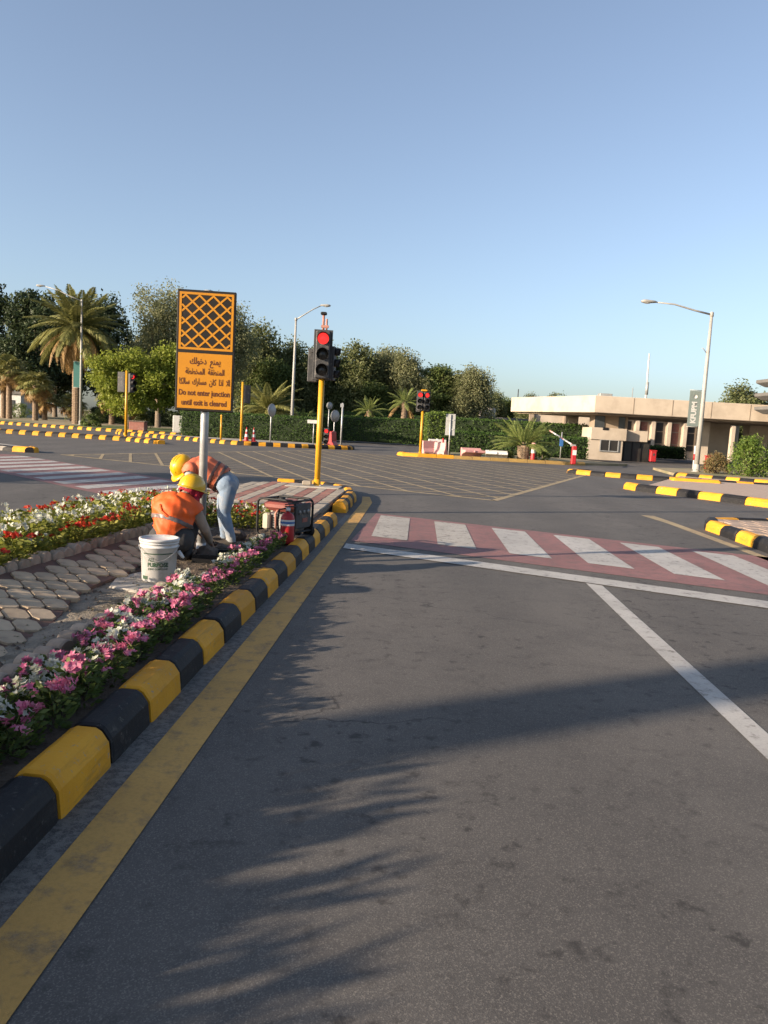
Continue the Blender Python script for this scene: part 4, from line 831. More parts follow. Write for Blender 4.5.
# ------------------------------------------------------------------ flower beds
def flower_plant(seed, petal, leaf, h=0.26, r_=0.13, nleaf=90, nbl=7, per=5, fs=0.02, ll=0.032):
    """(foliage, blooms): stems with leaves, bunches of five-petalled florets on top"""
    rng = np.random.default_rng(seed); P = []; A = []; B = []
    for i in range(nleaf):
        a = rng.uniform(0, 2 * PI); z = h * rng.uniform(0.05, 0.92); k = r_ * math.sqrt(rng.uniform(0.05, 1)) * (0.75 + 0.35 * (z / h))
        d = unit(np.array([math.cos(a), math.sin(a), rng.uniform(-0.2, 0.9)])); P.append([math.cos(a) * k, math.sin(a) * k, z])
        l = ll * rng.uniform(0.6, 1.2); A.append(d * l); B.append(unit(np.cross(d, rng.normal(size=3))) * l * 0.42)
    fol = quads_mesh('foliage', np.array(P), np.array(A), np.array(B), leaf, 'rhomb'); P = []; A = []; B = []
    for i in range(nbl):
        a = rng.uniform(0, 2 * PI); k = r_ * rng.uniform(0.1, 1.05); c = np.array([math.cos(a) * k, math.sin(a) * k, h * rng.uniform(0.72, 1.1)])
        for j in range(per):
            f = c + rng.normal(size=3) * fs * np.array([0.9, 0.9, 0.45]); n_ = unit(np.array([math.cos(a), math.sin(a), 0]) * 0.6 + rng.normal(size=3) * 0.5 + np.array([-0.25, -0.4, 0.9]))
            x = unit(np.cross(n_, rng.normal(size=3))); y = np.cross(n_, x)
            for q in range(5):
                t = 2 * PI * q / 5; d = x * math.cos(t) + y * math.sin(t); e = -x * math.sin(t) + y * math.cos(t)
                P.append(f + d * fs * 0.55 + n_ * fs * 0.12); A.append(d * fs * 0.6 + n_ * fs * 0.14); B.append(e * fs * 0.42)
    return fol, quads_mesh('blooms', np.array(P), np.array(A), np.array(B), petal, 'rhomb')
FL = {k: [flower_plant(s + i, pt, lf, **kw) for i in range(4)] for k, s, pt, lf, kw in (
    ('pink', 100, 'petal_pink', 'leaf_flower', dict(h=0.19, r_=0.10, nbl=6, per=6, fs=0.018, nleaf=130, ll=0.026)),
    ('white', 200, 'petal_white', 'leaf_flower', dict(h=0.19, r_=0.10, nbl=5, per=5, fs=0.019, nleaf=130, ll=0.026)),
    ('red', 300, 'petal_red', 'leaf_yellowish', dict(h=0.26, r_=0.15, nbl=5, per=5, fs=0.020, nleaf=170, ll=0.036)),
    ('wwhite', 400, 'petal_white', 'leaf_yellowish', dict(h=0.28, r_=0.16, nbl=7, per=3, fs=0.019, nleaf=170, ll=0.036)))}
FLAB = {'pink': ('pink flowering bedding plant in the narrow bed along the black and yellow kerb', 'pink flowers along the kerb'),
        'white': ('white flowering bedding plant in the narrow bed along the black and yellow kerb', 'white flowers along the kerb'),
        'red': ('red flowering bedding plant in the wide bed by the left road', 'red flowers in the wide bed'),
        'wwhite': ('white flowering bedding plant in the wide bed by the left road', 'white flowers in the wide bed')}
fr = random.Random(77)
def flower(kd, u, v, s=1.0, z=0.12):
    f, b_ = FL[kd][fr.randrange(4)]; x, y = W(u, v); lab, grp = FLAB[kd]
    o = thing('flowering_plant', lab, 'flower', (x, y, z), fr.uniform(0, 6.28), grp); o.scale = (s, s, s * fr.uniform(0.9, 1.25) * (0.96 if kd in ('pink', 'white') else 1.0))
    link('foliage', f, o); stuff(link('blooms', b_, o))
v = 1.35
while v < 9.0:
    far = v > 6.2; w_lo = -1.99 if v < 6.2 else max(-2.0, -1.99 + (v - 6.2) * 0.10)
    rows = [(-1.60, 'pink'), (-1.71, 'white'), (-1.82, 'pink' if (fr.random() < 0.75) else 'white')] if v < 5.4 else [(-1.61, 'pink'), (-1.73, 'white' if fr.random() < 0.7 else 'pink'), (-1.84, 'pink' if fr.random() < 0.5 else 'white')]
    if v > 7.6: rows = rows[:1] if v > 8.35 else rows[:2]
    for u, kd in rows:
        if fr.random() < 0.06 or (5.9 < v < 7.0 and u < -1.78): continue
        flower(kd, u + fr.uniform(-.03, .03), v + fr.uniform(-.03, .03), fr.uniform(0.8, 1.08) * (0.8 if v > 7.2 else (0.88 if v > 5.6 else 1.0)))
    v += 0.155 if v < 5.5 else 0.175
v = 4.7
while v < 12.6:
    front = -3.36 + max(0, v - 4.0) * 0.075 if v < 9.3 else -3.02; back = -4.12
    u = front - 0.05; i = 0
    while u > back:
        t = (u - front) / (back - front)
        kd = 'red' if t < 0.24 else ('wwhite' if t < 0.80 else 'red')
        if kd == 'red' and fr.random() < 0.18: kd = 'wwhite'
        elif kd == 'wwhite' and fr.random() < 0.08: kd = 'red'
        if not (v > 10.6): flower(kd, u + fr.uniform(-.05, .05), v + fr.uniform(-.07, .07), fr.uniform(0.85, 1.15) * (0.84 if t > 0.45 else 0.95), z=0.245 if v < 10.6 else 0.13)
        u -= 0.235; i += 1
    v += 0.235 if v < 8 else 0.28
for (u, v, kd) in ((-2.35, 9.7, 'red'), (-2.55, 9.9, 'wwhite'), (-2.75, 9.6, 'red'), (-2.5, 10.25, 'red'), (-2.8, 10.2, 'wwhite'), (-2.2, 10.1, 'wwhite'), (-2.95, 9.9, 'wwhite'), (-2.65, 10.5, 'wwhite'), (-2.35, 10.5, 'red'), (-2.1, 9.75, 'red'), (-2.05, 10.45, 'wwhite'), (-2.9, 10.6, 'red')): flower(kd, u, v, 0.95)
# leaf litter and pebbles on the dug soil
rng = np.random.default_rng(9); n = 1500; U = rng.uniform(-2.75, -1.62, n); V = rng.uniform(2.2, 10.4, n)
P = np.array([W3(a, b, 0.158 + rng.uniform(0, 0.02)) for a, b in zip(U, V)]); A, B = rand_leaves(rng, P, 0.014, 0.0, 0.5); A[:, 2] *= 0.3; B[:, 2] *= 0.3
stuff(link('leaf_litter', quads_mesh('leaf_litter', P, A, B, 'dry_litter', 'rhomb')), 'dry leaf litter on the dug soil of the island', 'litter')
pb = MB()
for i in range(420):
    u, v = fr.uniform(-2.75, -1.65), fr.uniform(2.2, 10.4); s = fr.uniform(0.006, 0.02); x, y, z = W3(u, v, 0.155)
    q = [(x + s * math.cos(a) * fr.uniform(.7, 1.2), y + s * math.sin(a) * fr.uniform(.7, 1.2), z) for a in (0, 1.2, 2.4, 3.6, 4.9)]
    pb.add(q + [(x, y, z + s * 0.9)], [(i_, (i_ + 1) % 5, 5) for i_ in range(5)])
stuff(pb.obj('pebbles', 'stone', fix=False), 'small clods and pebbles on the dug soil of the island', 'pebbles')

# ------------------------------------------------------------------ stones and tray at the foot of the sign pole
def rock(label, loc, s, seed, mat='stone', name='stone'):
    rg = random.Random(seed); bm = bmesh.new(); bmesh.ops.create_icosphere(bm, subdivisions=2, radius=1)
    for v_ in bm.verts:
        k = 1 + rg.uniform(-.16, .16); v_.co = Vector((v_.co.x * s[0] * k, v_.co.y * s[1] * k, max(-0.6, v_.co.z) * s[2] * k))
    me = bpy.data.meshes.new(name); bm.to_mesh(me); bm.free(); me.materials.append(MATS[mat])
    o = link(name, me, None, loc, (0, 0, rg.uniform(0, 6))); return tag(o, label, 'stone', 'stones round the sign pole')
for i, (x, y, s, lab) in enumerate(((-1.64, 7.78, 0.085, 'brown stone just right of the sign pole'), (-1.72, 7.52, 0.10, 'brown stone in front of the sign pole'), (-1.95, 8.05, 0.09, 'brown stone behind the sign pole'), (-1.50, 8.02, 0.08, 'brown stone beside the standing workers boot'), (-1.44, 7.62, 0.07, 'small stone right of the black tray'), (-1.36, 8.55, 0.09, 'stone between the boot and the generator'), (-1.70, 8.75, 0.11, 'larger stone behind the standing worker'))):
    rock(lab, (x, y, 0.15 + s * 0.5), (s * 1.2, s, s * 0.8), 40 + i)
for i, (x, y, rz, lab) in enumerate(((-2.62, 7.75, 0.4, 'loose paver tilted behind the bucket'), (-2.38, 9.05, 0.3, 'pale flat paver lying among the red and white flowers'))):
    o = link('loose_paver', om, None, (*((x, y)), 0.185 if i < 1 else 0.22), (0.12 * (i - 1.5), 0.10, rz)); tag(o, lab, 'paver', 'loose pavers')
tr = thing('tray', 'shallow black mixing tray at the foot of the sign pole', 'tray', (-1.60, 7.46, 0.118), R(8))
m = MB(); m.box((0, 0, 0.015), (0.46, 0.34, 0.02)); m.obj('base', 'black_plastic', tr)
for (x, y, sx, sy) in ((-0.225, 0, 0.03, 0.36), (0.225, 0, 0.03, 0.36), (0, -0.165, 0.42, 0.03), (0, 0.165, 0.42, 0.03)): m = MB(); m.box((x, y, 0.055), (sx, sy, 0.11)); m.obj('side', 'black_plastic', tr)

# ------------------------------------------------------------------ the orange sign
sg = thing('junction_sign', 'tall orange and black sign on a galvanised pole in the flower island', 'sign', (-1.865, 7.83, 0.13), R(4))
m = MB(); m.tube([(0, 0, 0), (0, 0, 2.66)], 0.042, 16); m.obj('pole', 'galv', sg)
m = MB(); m.lathe([(0.0, 0), (0.09, 0), (0.09, 0.015), (0.05, 0.02), (0.05, 0.10), (0.0, 0.10)], (0, 0, 0.02), 16); m.obj('base_collar', 'galv', sg)
m = MB(); m.cham((0, -0.062, 2.055), (0.575, 0.022, 1.185), 0.008); pn = m.obj('panel', 'sign_black', sg)
for z in (1.7, 2.45): m = MB(); m.box((0, -0.03, z), (0.40, 0.035, 0.04)); m.obj('bracket', 'galv', sg)
yf = -0.0745
m = MB(); m.box((0, yf, 1.762), (0.53, 0.004, 0.545)); m.obj('message_plate', 'sign_orange', sg)
zc, hw, hh = 2.345, 0.265, 0.278; bo_ = 0.022
m = MB()
for (cx, cz, sx, sz) in ((0, zc + hh - bo_ / 2, 2 * hw, bo_), (0, zc - hh + bo_ / 2, 2 * hw, bo_), (-hw + bo_ / 2, zc, bo_, 2 * hh - 2 * bo_ - 0.0005), (hw - bo_ / 2, zc, bo_, 2 * hh - 2 * bo_ - 0.0005)): m.box((cx, yf, cz), (sx, 0.004, sz))
m.obj('hatch_border', 'sign_orange', sg)
iw, ih = hw - bo_, hh - bo_; px_, pz_ = 2 * iw / 3.6, 2 * ih / 4.1
for sgn, dy in ((1, 0.0), (-1, -0.0012)):
    k = -12
    while k < 13:
        # lattice line: x/px - sgn*z/pz = const, clipped to the inner window
        c0 = k * 1.0 + 0.48; pts = []
        for x in (-iw, iw):
            z = sgn * (x / px_ - c0) * pz_
            if -ih <= z <= ih: pts.append((x, z))
        for z in (-ih, ih):
            x = (c0 + sgn * z / pz_) * px_
            if -iw < x < iw: pts.append((x, z))
        if len(pts) >= 2 and (Vector(pts[0]) - Vector(pts[1])).length > 0.03:
            a, b = Vector((pts[0][0], 0, pts[0][1])), Vector((pts[1][0], 0, pts[1][1])); d = b - a
            m = MB(); m.box(((a + b) / 2 + Vector((0, yf + dy, zc))), (d.length - 0.008, 0.003, 0.0175), mat=Matrix.Rotation(-math.atan2(d.z, d.x), 3, 'Y')); m.obj('hatch_bar', 'sign_orange', sg)
        k += 1
for body, z, fit, sz, bold in (('\ufeda\ufedf\ufeee\ufea7\ufea9  \ufeca\ufee8\ufee4\ufef3', 1.968, 0.315, 0.088, 0.0015), ('\ufe94\ufec4\ufec4\ufea8\ufee4\ufedf\ufe8d  \ufe94\ufed8\ufec4\ufee8\ufee4\ufedf\ufe8d', 1.865, 0.40, 0.082, 0.0015),
                               ('\ufe8e\ufedc\ufedf\ufe8e\ufeb3  \ufed9\ufead\ufe8e\ufeb4\ufee3  \ufee5\ufe8e\ufedb  \ufe8d\ufeab\ufe8d  \ufefb\ufe8d', 1.765, 0.52, 0.084, 0.0015), ('Do not enter junction', 1.655, 0.525, 0.078, 0.0017), ('until exit is cleared', 1.558, 0.465, 0.078, 0.0017)):
    link('lettering', text_mesh(body, sz, 0.0012, bold, 'sign_text', fit=fit), sg, (0, yf - 0.0032, z - 0.012), (PI / 2, 0, 0), (0.955, 1, 1))

# ------------------------------------------------------------------ traffic signals
def signal_head(root, loc, rz, s=1.0, lit=0, visor=0.16, back='black_plastic', board=True):
    """three-lens head: housing > lenses, visors; faces -y of its own frame"""
    q = Matrix.Rotation(rz, 3, 'Z'); L = Vector(loc)
    def tr_(m): m.v = [tuple(q @ (Vector(v_) * s) + L) for v_ in m.v]; return m
    m = MB(); m.cham((0, 0.0, 0), (0.30, 0.17, 1.0), 0.02)
    h = tr_(m).obj('housing', 'dusty_black', root)
    if board: m = MB(); m.cham((0, 0.07, 0), (0.40, 0.015, 1.06), 0.006); tr_(m).obj('backboard', 'dusty_black', root)
    for i in range(3):
        z = 0.33 - 0.33 * i
        m = MB(); m.lathe([(0.001, -0.028), (0.07, -0.02), (0.118, 0.0)], (0, -0.088, z), 20, mat=Matrix.Rotation(-PI / 2, 3, 'X') @ Matrix.Scale(1, 3))
        tr_(m).obj('lens', 'lens_red' if i == lit else 'lens_dark', h)
        m = MB(); vs_ = []; n = 18
        for y, r_, in ((-0.085, 0.132), (-0.085 - visor, 0.132), (-0.085 - visor, 0.126), (-0.085, 0.126)):
            for k in range(n + 1): a = R(-42 + 264 * k / n); yy = y if y > -0.09 else y + 0.05 * (1 - math.sin(a)) / 2; vs_.append((r_ * math.cos(a), yy, z + r_ * math.sin(a)))
        fs = [(j * (n + 1) + k, j * (n + 1) + k + 1, ((j + 1) % 4) * (n + 1) + k + 1, ((j + 1) % 4) * (n + 1) + k) for j in range(4) for k in range(n)]
        m.add(vs_, fs, 0, True); tr_(m).obj('visor', 'black_plastic', h)
    return h
def pole_flange(root, r_=0.11):
    m = MB(); m.lathe([(0, 0), (r_, 0), (r_, 0.02), (r_ * 0.62, 0.03), (r_ * 0.58, 0.16), (0, 0.16)], n=16); m.obj('base_flange', 'pole_yellow', root)
    for k in range(4): a = PI / 4 + k * PI / 2; m = MB(); m.lathe([(0, 0), (0.014, 0), (0.014, 0.05), (0, 0.05)], (r_ * 0.82 * math.cos(a), r_ * 0.82 * math.sin(a), 0), 6); m.obj('bolt', 'galv', root)
ts = thing('traffic_light', 'red traffic light on a yellow pole at the tip of the flower island', 'traffic light', (-1.49, 16.7, 0.16))
m = MB(); m.tube([(0, 0, 0), (0, 0, 2.42)], 0.062, 16); m.obj('pole', 'pole_yellow', ts); pole_flange(ts, 0.13)
signal_head(ts, (0.0, -0.09, 2.82), R(4)); signal_head(ts, (0.20, 0.10, 2.66), R(80), visor=0.15, board=False, lit=9, s=0.72); signal_head(ts, (-0.22, 0.13, 2.60), R(182), lit=9, board=False, s=0.70)
m = MB(); m.tube([(0, 0, 2.4), (0, 0, 3.34)], 0.04, 10); m.box((-0.1, 0.03, 2.9), (0.34, 0.05, 0.05)); m.obj('mounting_bracket', 'dusty_black', ts)
m = MB(); m.tube([(-0.02, 0, 3.32), (-0.02, 0, 3.66)], 0.026, 8); m.tube([(0.05, 0, 3.32), (0.05, 0, 3.58)], 0.022, 8); m.box((0.015, 0, 3.42), (0.16, 0.06, 0.05)); m.obj('antenna_stub', 'rust_pink', ts)
m = MB(); m.cham((-0.02, 0, 3.69), (0.13, 0.13, 0.06), 0.015); m.obj('detector', 'black_plastic', ts)
pl = MB(); pl.prism([(-2.15, 16.35), (-0.98, 16.25), (-0.92, 16.95), (-2.1, 17.05)], 0.10, 0.185); tag(pl.obj('concrete_plinth', 'concrete', bevel=0.012), 'low concrete plinth round the foot of the near traffic light', 'plinth')
cb = MB(); cb.cham((-1.70, 16.62, 0.235), (0.20, 0.16, 0.10), 0.02); tag(cb.obj('concrete_lump', 'paver_cream'), 'small pale concrete lump beside the yellow pole base', 'block')

t2 = thing('traffic_light', 'traffic light on the far left median with its lamps to the right', 'traffic light', (-14.0, 41.2, 0.15))
m = MB(); m.tube([(0, 0, 0), (0, 0, 3.55)], 0.075, 12); m.obj('pole', 'pole_yellow', t2); pole_flange(t2, 0.14)
signal_head(t2, (0.26, -0.05, 2.92), R(58), visor=0.22, board=False); signal_head(t2, (-0.30, 0.1, 2.95), R(170), lit=9)
t3 = thing('traffic_light', 'yellow pole traffic light seen from behind right of the orange sign', 'traffic light', (-8.68, 45.6, 0.15))
m = MB(); m.tube([(0, 0, 0), (0, 0, 3.5)], 0.075, 12); m.obj('pole', 'pole_yellow', t3); pole_flange(t3, 0.14)
signal_head(t3, (0.24, 0.08, 2.8), R(205), lit=9); 
t4 = thing('traffic_light', 'double red traffic light on a yellow pole on the far middle island', 'traffic light', (1.78, 41.75, 0.13))
m = MB(); m.tube([(0, 0, 0), (0, 0, 2.45)], 0.075, 12); m.obj('pole', 'pole_yellow', t4); pole_flange(t4, 0.14)
signal_head(t4, (-0.17, -0.06, 2.85), R(-6), s=1.0, board=False); signal_head(t4, (0.16, -0.06, 2.85), R(14), s=1.0, board=False)
m = MB(); m.box((0, 0.10, 2.85), (0.74, 0.02, 1.12)); m.obj('backboard', 'dusty_black', t4)
m = MB(); m.cham((0.02, 0, 3.43), (0.34, 0.2, 0.1), 0.03); m.obj('cap', 'pole_yellow', t4)
t5 = thing('traffic_light', 'spare traffic signal head standing low on the far corner', 'traffic light', (-3.75, 46.9, 0.1))
signal_head(t5, (0, 0, 0.62), R(-4), s=1.0, board=False); m = MB(); m.box((0, 0.02, 0.06), (0.4, 0.3, 0.12)); m.obj('foot', 'dusty_black', t5)
for (x, y, h, lab) in ((-15.1, 58.2, 2.6, 'thin yellow post beside the white cabinet'), (-10.5, 48.5, 1.5, 'short yellow post left of the hedge corner')):
    o = thing('post', lab, 'post', (x, y, 0.12)); m = MB(); m.tube([(0, 0, 0), (0, 0, h)], 0.06, 10); m.obj('shaft', 'pole_yellow', o); m = MB(); m.lathe([(0.075, 0), (0.075, 0.04), (0.03, 0.07), (0, 0.07)], (0, 0, h), 10); m.obj('cap', 'pole_yellow', o)
cbx = thing('utility_cabinet', 'white utility cabinet on the verge behind the sign pole', 'cabinet', (-15.9, 58.6, 0.12), R(8))
m = MB(); m.cham((0, 0, 0.72), (0.85, 0.5, 1.25), 0.03); m.obj('body', 'white_paint', cbx); m = MB(); m.box((0, 0, 0.05), (0.95, 0.6, 0.1)); m.obj('plinth', 'concrete', cbx)
m = MB(); m.box((0, -0.256, 0.74), (0.74, 0.02, 1.1)); d_ = m.obj('door', 'white_paint', cbx); m = MB(); m.box((0.3, -0.28, 0.8), (0.03, 0.03, 0.14)); m.obj('handle', 'black_plastic', d_)
bn = thing('planter_box', 'low brown planter box on the verge left of the white cabinet', 'planter', (-19.6, 60.5, 0.12))
m = MB(); m.cham((0, 0, 0.36), (1.2, 0.8, 0.7), 0.04); m.obj('box', 'paver_red', bn); m = MB(); m.box((0, 0, 0.73), (1.3, 0.9, 0.08)); m.obj('rim', 'stone', bn)

# ------------------------------------------------------------------ street lamps
def lamp(label, base_, h, tip, r0=0.13, name='street_lamp', head=0.8):
    o = thing(name, label, 'street lamp', base_); dx, dz = tip[0] - base_[0], tip[2] - h - base_[2] + 0
    m = MB(); m.tube([(0, 0, 0), (0, 0, h * 0.5), (0, 0, h)], [r0, r0 * 0.8, r0 * 0.55], 14); m.obj('pole', 'lamp_paint', o)
    m = MB(); m.lathe([(0, 0), (r0 * 1.9, 0), (r0 * 1.9, 0.03), (r0 * 1.25, 0.05), (r0 * 1.2, 0.35), (r0, 0.4)], n=14); m.obj('base_plate', 'lamp_paint', o)
    m = MB(); a = Vector((0, 0, h - 0.12)); e = Vector((dx, 0, h + dz)); pts = [a, a.lerp(e, 0.3) + Vector((0, 0, 0.03)), a.lerp(e, 0.65) + Vector((0, 0, 0.04 * abs(dx))), e + Vector((0, 0, 0.02))]
    m.tube(pts, [0.05, 0.045, 0.04, 0.035], 10); m.obj('arm', 'lamp_paint', o)
    m = MB(); m.lathe([(0.06, 0.04), (r0 * .75, 0), (r0 * .75, -0.2), (0.05, -0.22)], (0, 0, h - 0.02), 12); m.obj('arm_clamp', 'lamp_paint', o)
    s = 1 if dx > 0 else -1; m = MB()
    m.lathe([(0.02, -head / 2), (0.09, -head * 0.42), (0.13, -head * 0.1), (0.16, head * 0.2), (0.12, head * 0.42), (0.02, head / 2)], tuple(e + Vector((s * head * 0.35, 0, 0.03))), 14, mat=Matrix.Rotation(s * PI / 2, 3, 'Y'), sx=0.62); hd = m.obj('lamp_head', 'lamp_paint', o)
    m = MB(); m.lathe([(0.0, -0.06), (0.09, -0.04), (0.13, 0.0)], tuple(e + Vector((s * head * 0.45, 0, -0.03))), 14, sx=1.5); m.obj('lens', 'lamp_glass', hd)
    return o
l1 = lamp('tall street lamp with a banner right of the gate canopy', (15.81, 39.4, 0.1), 8.0, (12.9, 39.4, 8.42))
for zz in (4.12, 2.28): m = MB(); m.tube([(0, 0, zz), (-0.72, 0, zz)], 0.016, 8); m.obj('banner_rod', 'lamp_paint', l1)
m = MB(); m.tube([(0, 0, 5.9), (-0.25, 0, 6.2), (-0.32, 0, 6.22)], 0.02, 6); m.obj('stub_bracket', 'lamp_paint', l1)
m = MB(); m.box((-0.41, 0, 3.2), (0.58, 0.012, 1.78)); bn_ = m.obj('banner', 'banner', l1)
link('lettering', text_mesh('KFUPM', 0.36, 0.002, 0.016, 'white_paint', fit=1.08), bn_, (-0.41, -0.010, 3.0), (PI / 2, -PI / 2, 0))
m = MB(); m.lathe([(0.001, 0), (0.10, 0.0), (0.10, 0.004)], (-0.41, -0.0085, 3.80), 20, mat=Matrix.Rotation(PI / 2, 3, 'X')); m.obj('emblem', 'white_paint', bn_)
lamp('street lamp on the far corner behind the red traffic light', (-7.37, 58.7, 0.1), 9.1, (-5.5, 58.7, 10.2))
l3 = lamp('street lamp with a teal banner in front of the big date palm', (-28.16, 70.6, 0.1), 11.2, (-31.6, 70.6, 12.3))
m = MB(); m.box((-0.38, 0, 4.55), (0.62, 0.015, 2.3)); m.obj('banner', 'banner_teal', l3)
for zz in (5.72, 3.38): m = MB(); m.tube([(0, 0, zz), (-0.72, 0, zz)], 0.02, 6); m.obj('banner_rod', 'lamp_paint', l3)
lamp('street lamp on the left verge outside the picture', (-13.8, 6.6, 0.1), 8.5, (-11.4, 6.6, 9.0), r0=0.10)

# ------------------------------------------------------------------ small signs, cones, barriers, gate
def round_sign(label, x, y, h, r_, rz, post='galv', z=0.12):
    o = thing('round_sign', label, 'sign', (x, y, z), rz, 'round signs seen from behind'); m = MB(); m.tube([(0, 0, 0), (0, 0, h)], 0.035, 10); m.obj('post', post, o)
    m = MB(); m.lathe([(0.001, 0), (r_, 0), (r_, 0.015), (0.001, 0.015)], (0, -0.04, h - r_), 24, mat=Matrix.Rotation(PI / 2, 3, 'X')); m.obj('disc', 'sign_back', o)
    m = MB(); m.box((0, -0.03, h - r_), (0.16, 0.03, 0.05)); m.obj('bracket', 'galv', o); return o
round_sign('narrow looking round sign left of the middle lamp post', -7.2, 47.2, 2.4, 0.40, R(62))
round_sign('white round sign just right of the near yellow pole', -3.4, 48.2, 2.25, 0.38, R(48))
round_sign('small round white sign behind the near yellow pole', -4.3, 55, 2.9, 0.26, R(40))
o = thing('post', 'bare grey post at the end of the far corner kerb', 'post', (-2.92, 48, 0.12)); m = MB(); m.tube([(0, 0, 0), (0, 0, 2.7)], 0.055, 10); m.obj('shaft', 'galv', o); m = MB(); m.box((-0.04, 0, 2.55), (0.2, 0.1, 0.22)); m.obj('cap', 'galv', o)
o = thing('sign', 'small white name plate crossing behind the near yellow pole', 'sign', (-4.75, 49, 0.12)); m = MB(); m.tube([(0, 0, 0), (0, 0, 1.55)], 0.03, 8); m.obj('post', 'galv', o); m = MB(); m.cham((0, -0.04, 1.45), (0.8, 0.02, 0.22), 0.006); m.obj('plate', 'white_paint', o)
o = thing('sign', 'grey rectangular sign seen from behind on the far middle island', 'sign', (3.33, 42.0, 0.12), R(-10)); m = MB(); m.tube([(0, 0, 0), (0, 0, 2.25)], 0.04, 10); m.obj('post', 'galv', o)
m = MB(); m.cham((0, 0.05, 1.70), (0.52, 0.02, 1.16), 0.01); m.obj('plate', 'sign_back', o); [(lambda mm: (mm.box((0, 0.03, zz), (0.4, 0.03, 0.05)), mm.obj('bracket', 'galv', o)))(MB()) for zz in (1.45, 1.95)]
o = thing('sign', 'small blue sign on a post beside the gate barrier', 'sign', (11.2, 50.0, 0.1)); m = MB(); m.tube([(0, 0, 0), (0, 0, 1.7)], 0.035, 8); m.obj('post', 'galv', o); m = MB(); m.cham((0, -0.05, 1.05), (0.24, 0.03, 0.55), 0.01); m.obj('plate', 'blue_panel', o)
def cone(label, x, y):
    o = thing('traffic_cone', label, 'traffic cone', (x, y, 0.15), 0, 'traffic cones by the far hedge'); m = MB(); m.cham((0, 0, 0.025), (0.38, 0.38, 0.05), 0.01); m.obj('base', 'red_plastic', o)
    prof = lambda z: 0.15 - 0.125 * z / 0.85
    for a, b, mt, nm in ((0.05, 0.28, 'red_plastic', 'lower_band'), (0.28, 0.45, 'white_plastic', 'white_band'), (0.45, 0.60, 'red_plastic', 'middle_band'), (0.60, 0.72, 'white_plastic', 'white_band'), (0.72, 0.87, 'red_plastic', 'tip')): m = MB(); m.lathe([(prof(a), a), (prof(b), b)] + ([(0.001, b)] if b > 0.86 else []), n=16); m.obj(nm, mt, o)
cone('red and white traffic cone, left of the pair by the hedge', -8.62, 47.0); cone('red and white traffic cone, right of the pair by the hedge', -8.22, 47.2)
def barrier(label, loc, rz, mat, L=1.1, rot=None, h=0.85):
    o = thing('plastic_barrier', label, 'barrier', loc, rz)
    if rot: o.rotation_euler = (rot[0], rot[1], rz)
    m = MB(); prof = [(-0.24, 0), (0.24, 0), (0.24, 0.16), (0.11, 0.34), (0.07, h), (-0.07, h), (-0.11, 0.34), (-0.24, 0.16)]; n = len(prof)
    vs_ = [(x, y, z) for x in (-L / 2, L / 2) for y, z in prof]; m.add(vs_, [tuple(range(n)), tuple(range(2 * n - 1, n - 1, -1))] + [(i, n + i, n + (i + 1) % n, (i + 1) % n) for i in range(n)]); m.obj('shell', mat, o, bevel=0.02)
    for x in (-L * .27, L * .27): m = MB(); m.box((x, 0, 0.05), (0.2, 0.50, 0.08)); m.obj('fork_slot', 'dark_void', o)
    m = MB(); m.lathe([(0.06, 0), (0.06, 0.03), (0, 0.03)], (0, 0, h), 12); m.obj('filler_cap', mat, o); return o
barrier('white plastic barrier behind the pink ones on the far middle island', (2.75, 43.1, 0.13), R(4), 'white_plastic', 1.0)
barrier('faded pink plastic barrier beside the far signal', (2.3, 42.4, 0.13), R(24), 'faded_pink', 0.9, h=0.75)
barrier('faded pink plastic barrier leaning on its neighbour', (2.85, 42.35, 0.13), R(-30), 'faded_pink', 0.8, h=0.7)
barrier('faded pink plastic barrier toppled on its side', (4.55, 42.55, 0.37), R(14), 'faded_pink', 1.15, rot=(R(84), 0), h=0.8)
barrier('white plastic barrier lying flat right of the toppled pink one', (6.0, 42.5, 0.30), R(-6), 'white_plastic', 1.2, rot=(R(80), 0), h=0.75)
o = thing('delineator_post', 'red and white striped post right of the pink barriers', 'post', (3.05, 42.75, 0.13)); m = MB(); m.lathe([(0.14, 0), (0.14, 0.04), (0.05, 0.06), (0.05, 0.30)], n=12); m.obj('lower_tube', 'red_plastic', o); m = MB(); m.lathe([(0.05, 0.30), (0.05, 0.6)], n=12); m.obj('white_band', 'white_plastic', o); m = MB(); m.lathe([(0.05, 0.6), (0.05, 0.92), (0, 0.94)], n=12); m.obj('upper_tube', 'red_plastic', o)
barrier('red plastic barrier behind the spare signal head', (-3.35, 46.75, 0.1), R(70), 'red_plastic', 0.7, h=0.95)
o = thing('delineator_post', 'pink and white striped post beside the stout palm', 'post', (7.95, 42.1, 0.13)); m = MB(); m.lathe([(0.13, 0), (0.13, 0.38), (0.12, 0.4)], n=14); m.obj('lower_tube', 'red_plastic', o); m = MB(); m.lathe([(0.125, 0.4), (0.125, 0.62)], n=14); m.obj('white_band', 'white_plastic', o); m = MB(); m.lathe([(0.125, 0.62), (0.12, 0.95), (0, 0.98)], n=14); m.obj('upper_tube', 'faded_pink', o)
gb = thing('barrier_gate', 'red and white barrier gate with its arm half raised', 'barrier gate', (9.8, 40.6, 0.1)); m = MB(); m.cham((0.0, 0, 0.48), (0.24, 0.26, 0.96), 0.03); m.obj('cabinet', 'red_plastic', gb)
m = MB(); m.box((0.0, -0.136, 0.62), (0.2, 0.012, 0.26)); m.obj('white_panel', 'white_plastic', gb); m = MB(); m.box((-0.06, 0.05, 0.99), (0.24, 0.24, 0.1)); m.obj('hood', 'sign_back', gb)
a0, a1 = Vector((0.05, -0.05, 0.92)), Vector((-0.25, 5.3, 1.72))
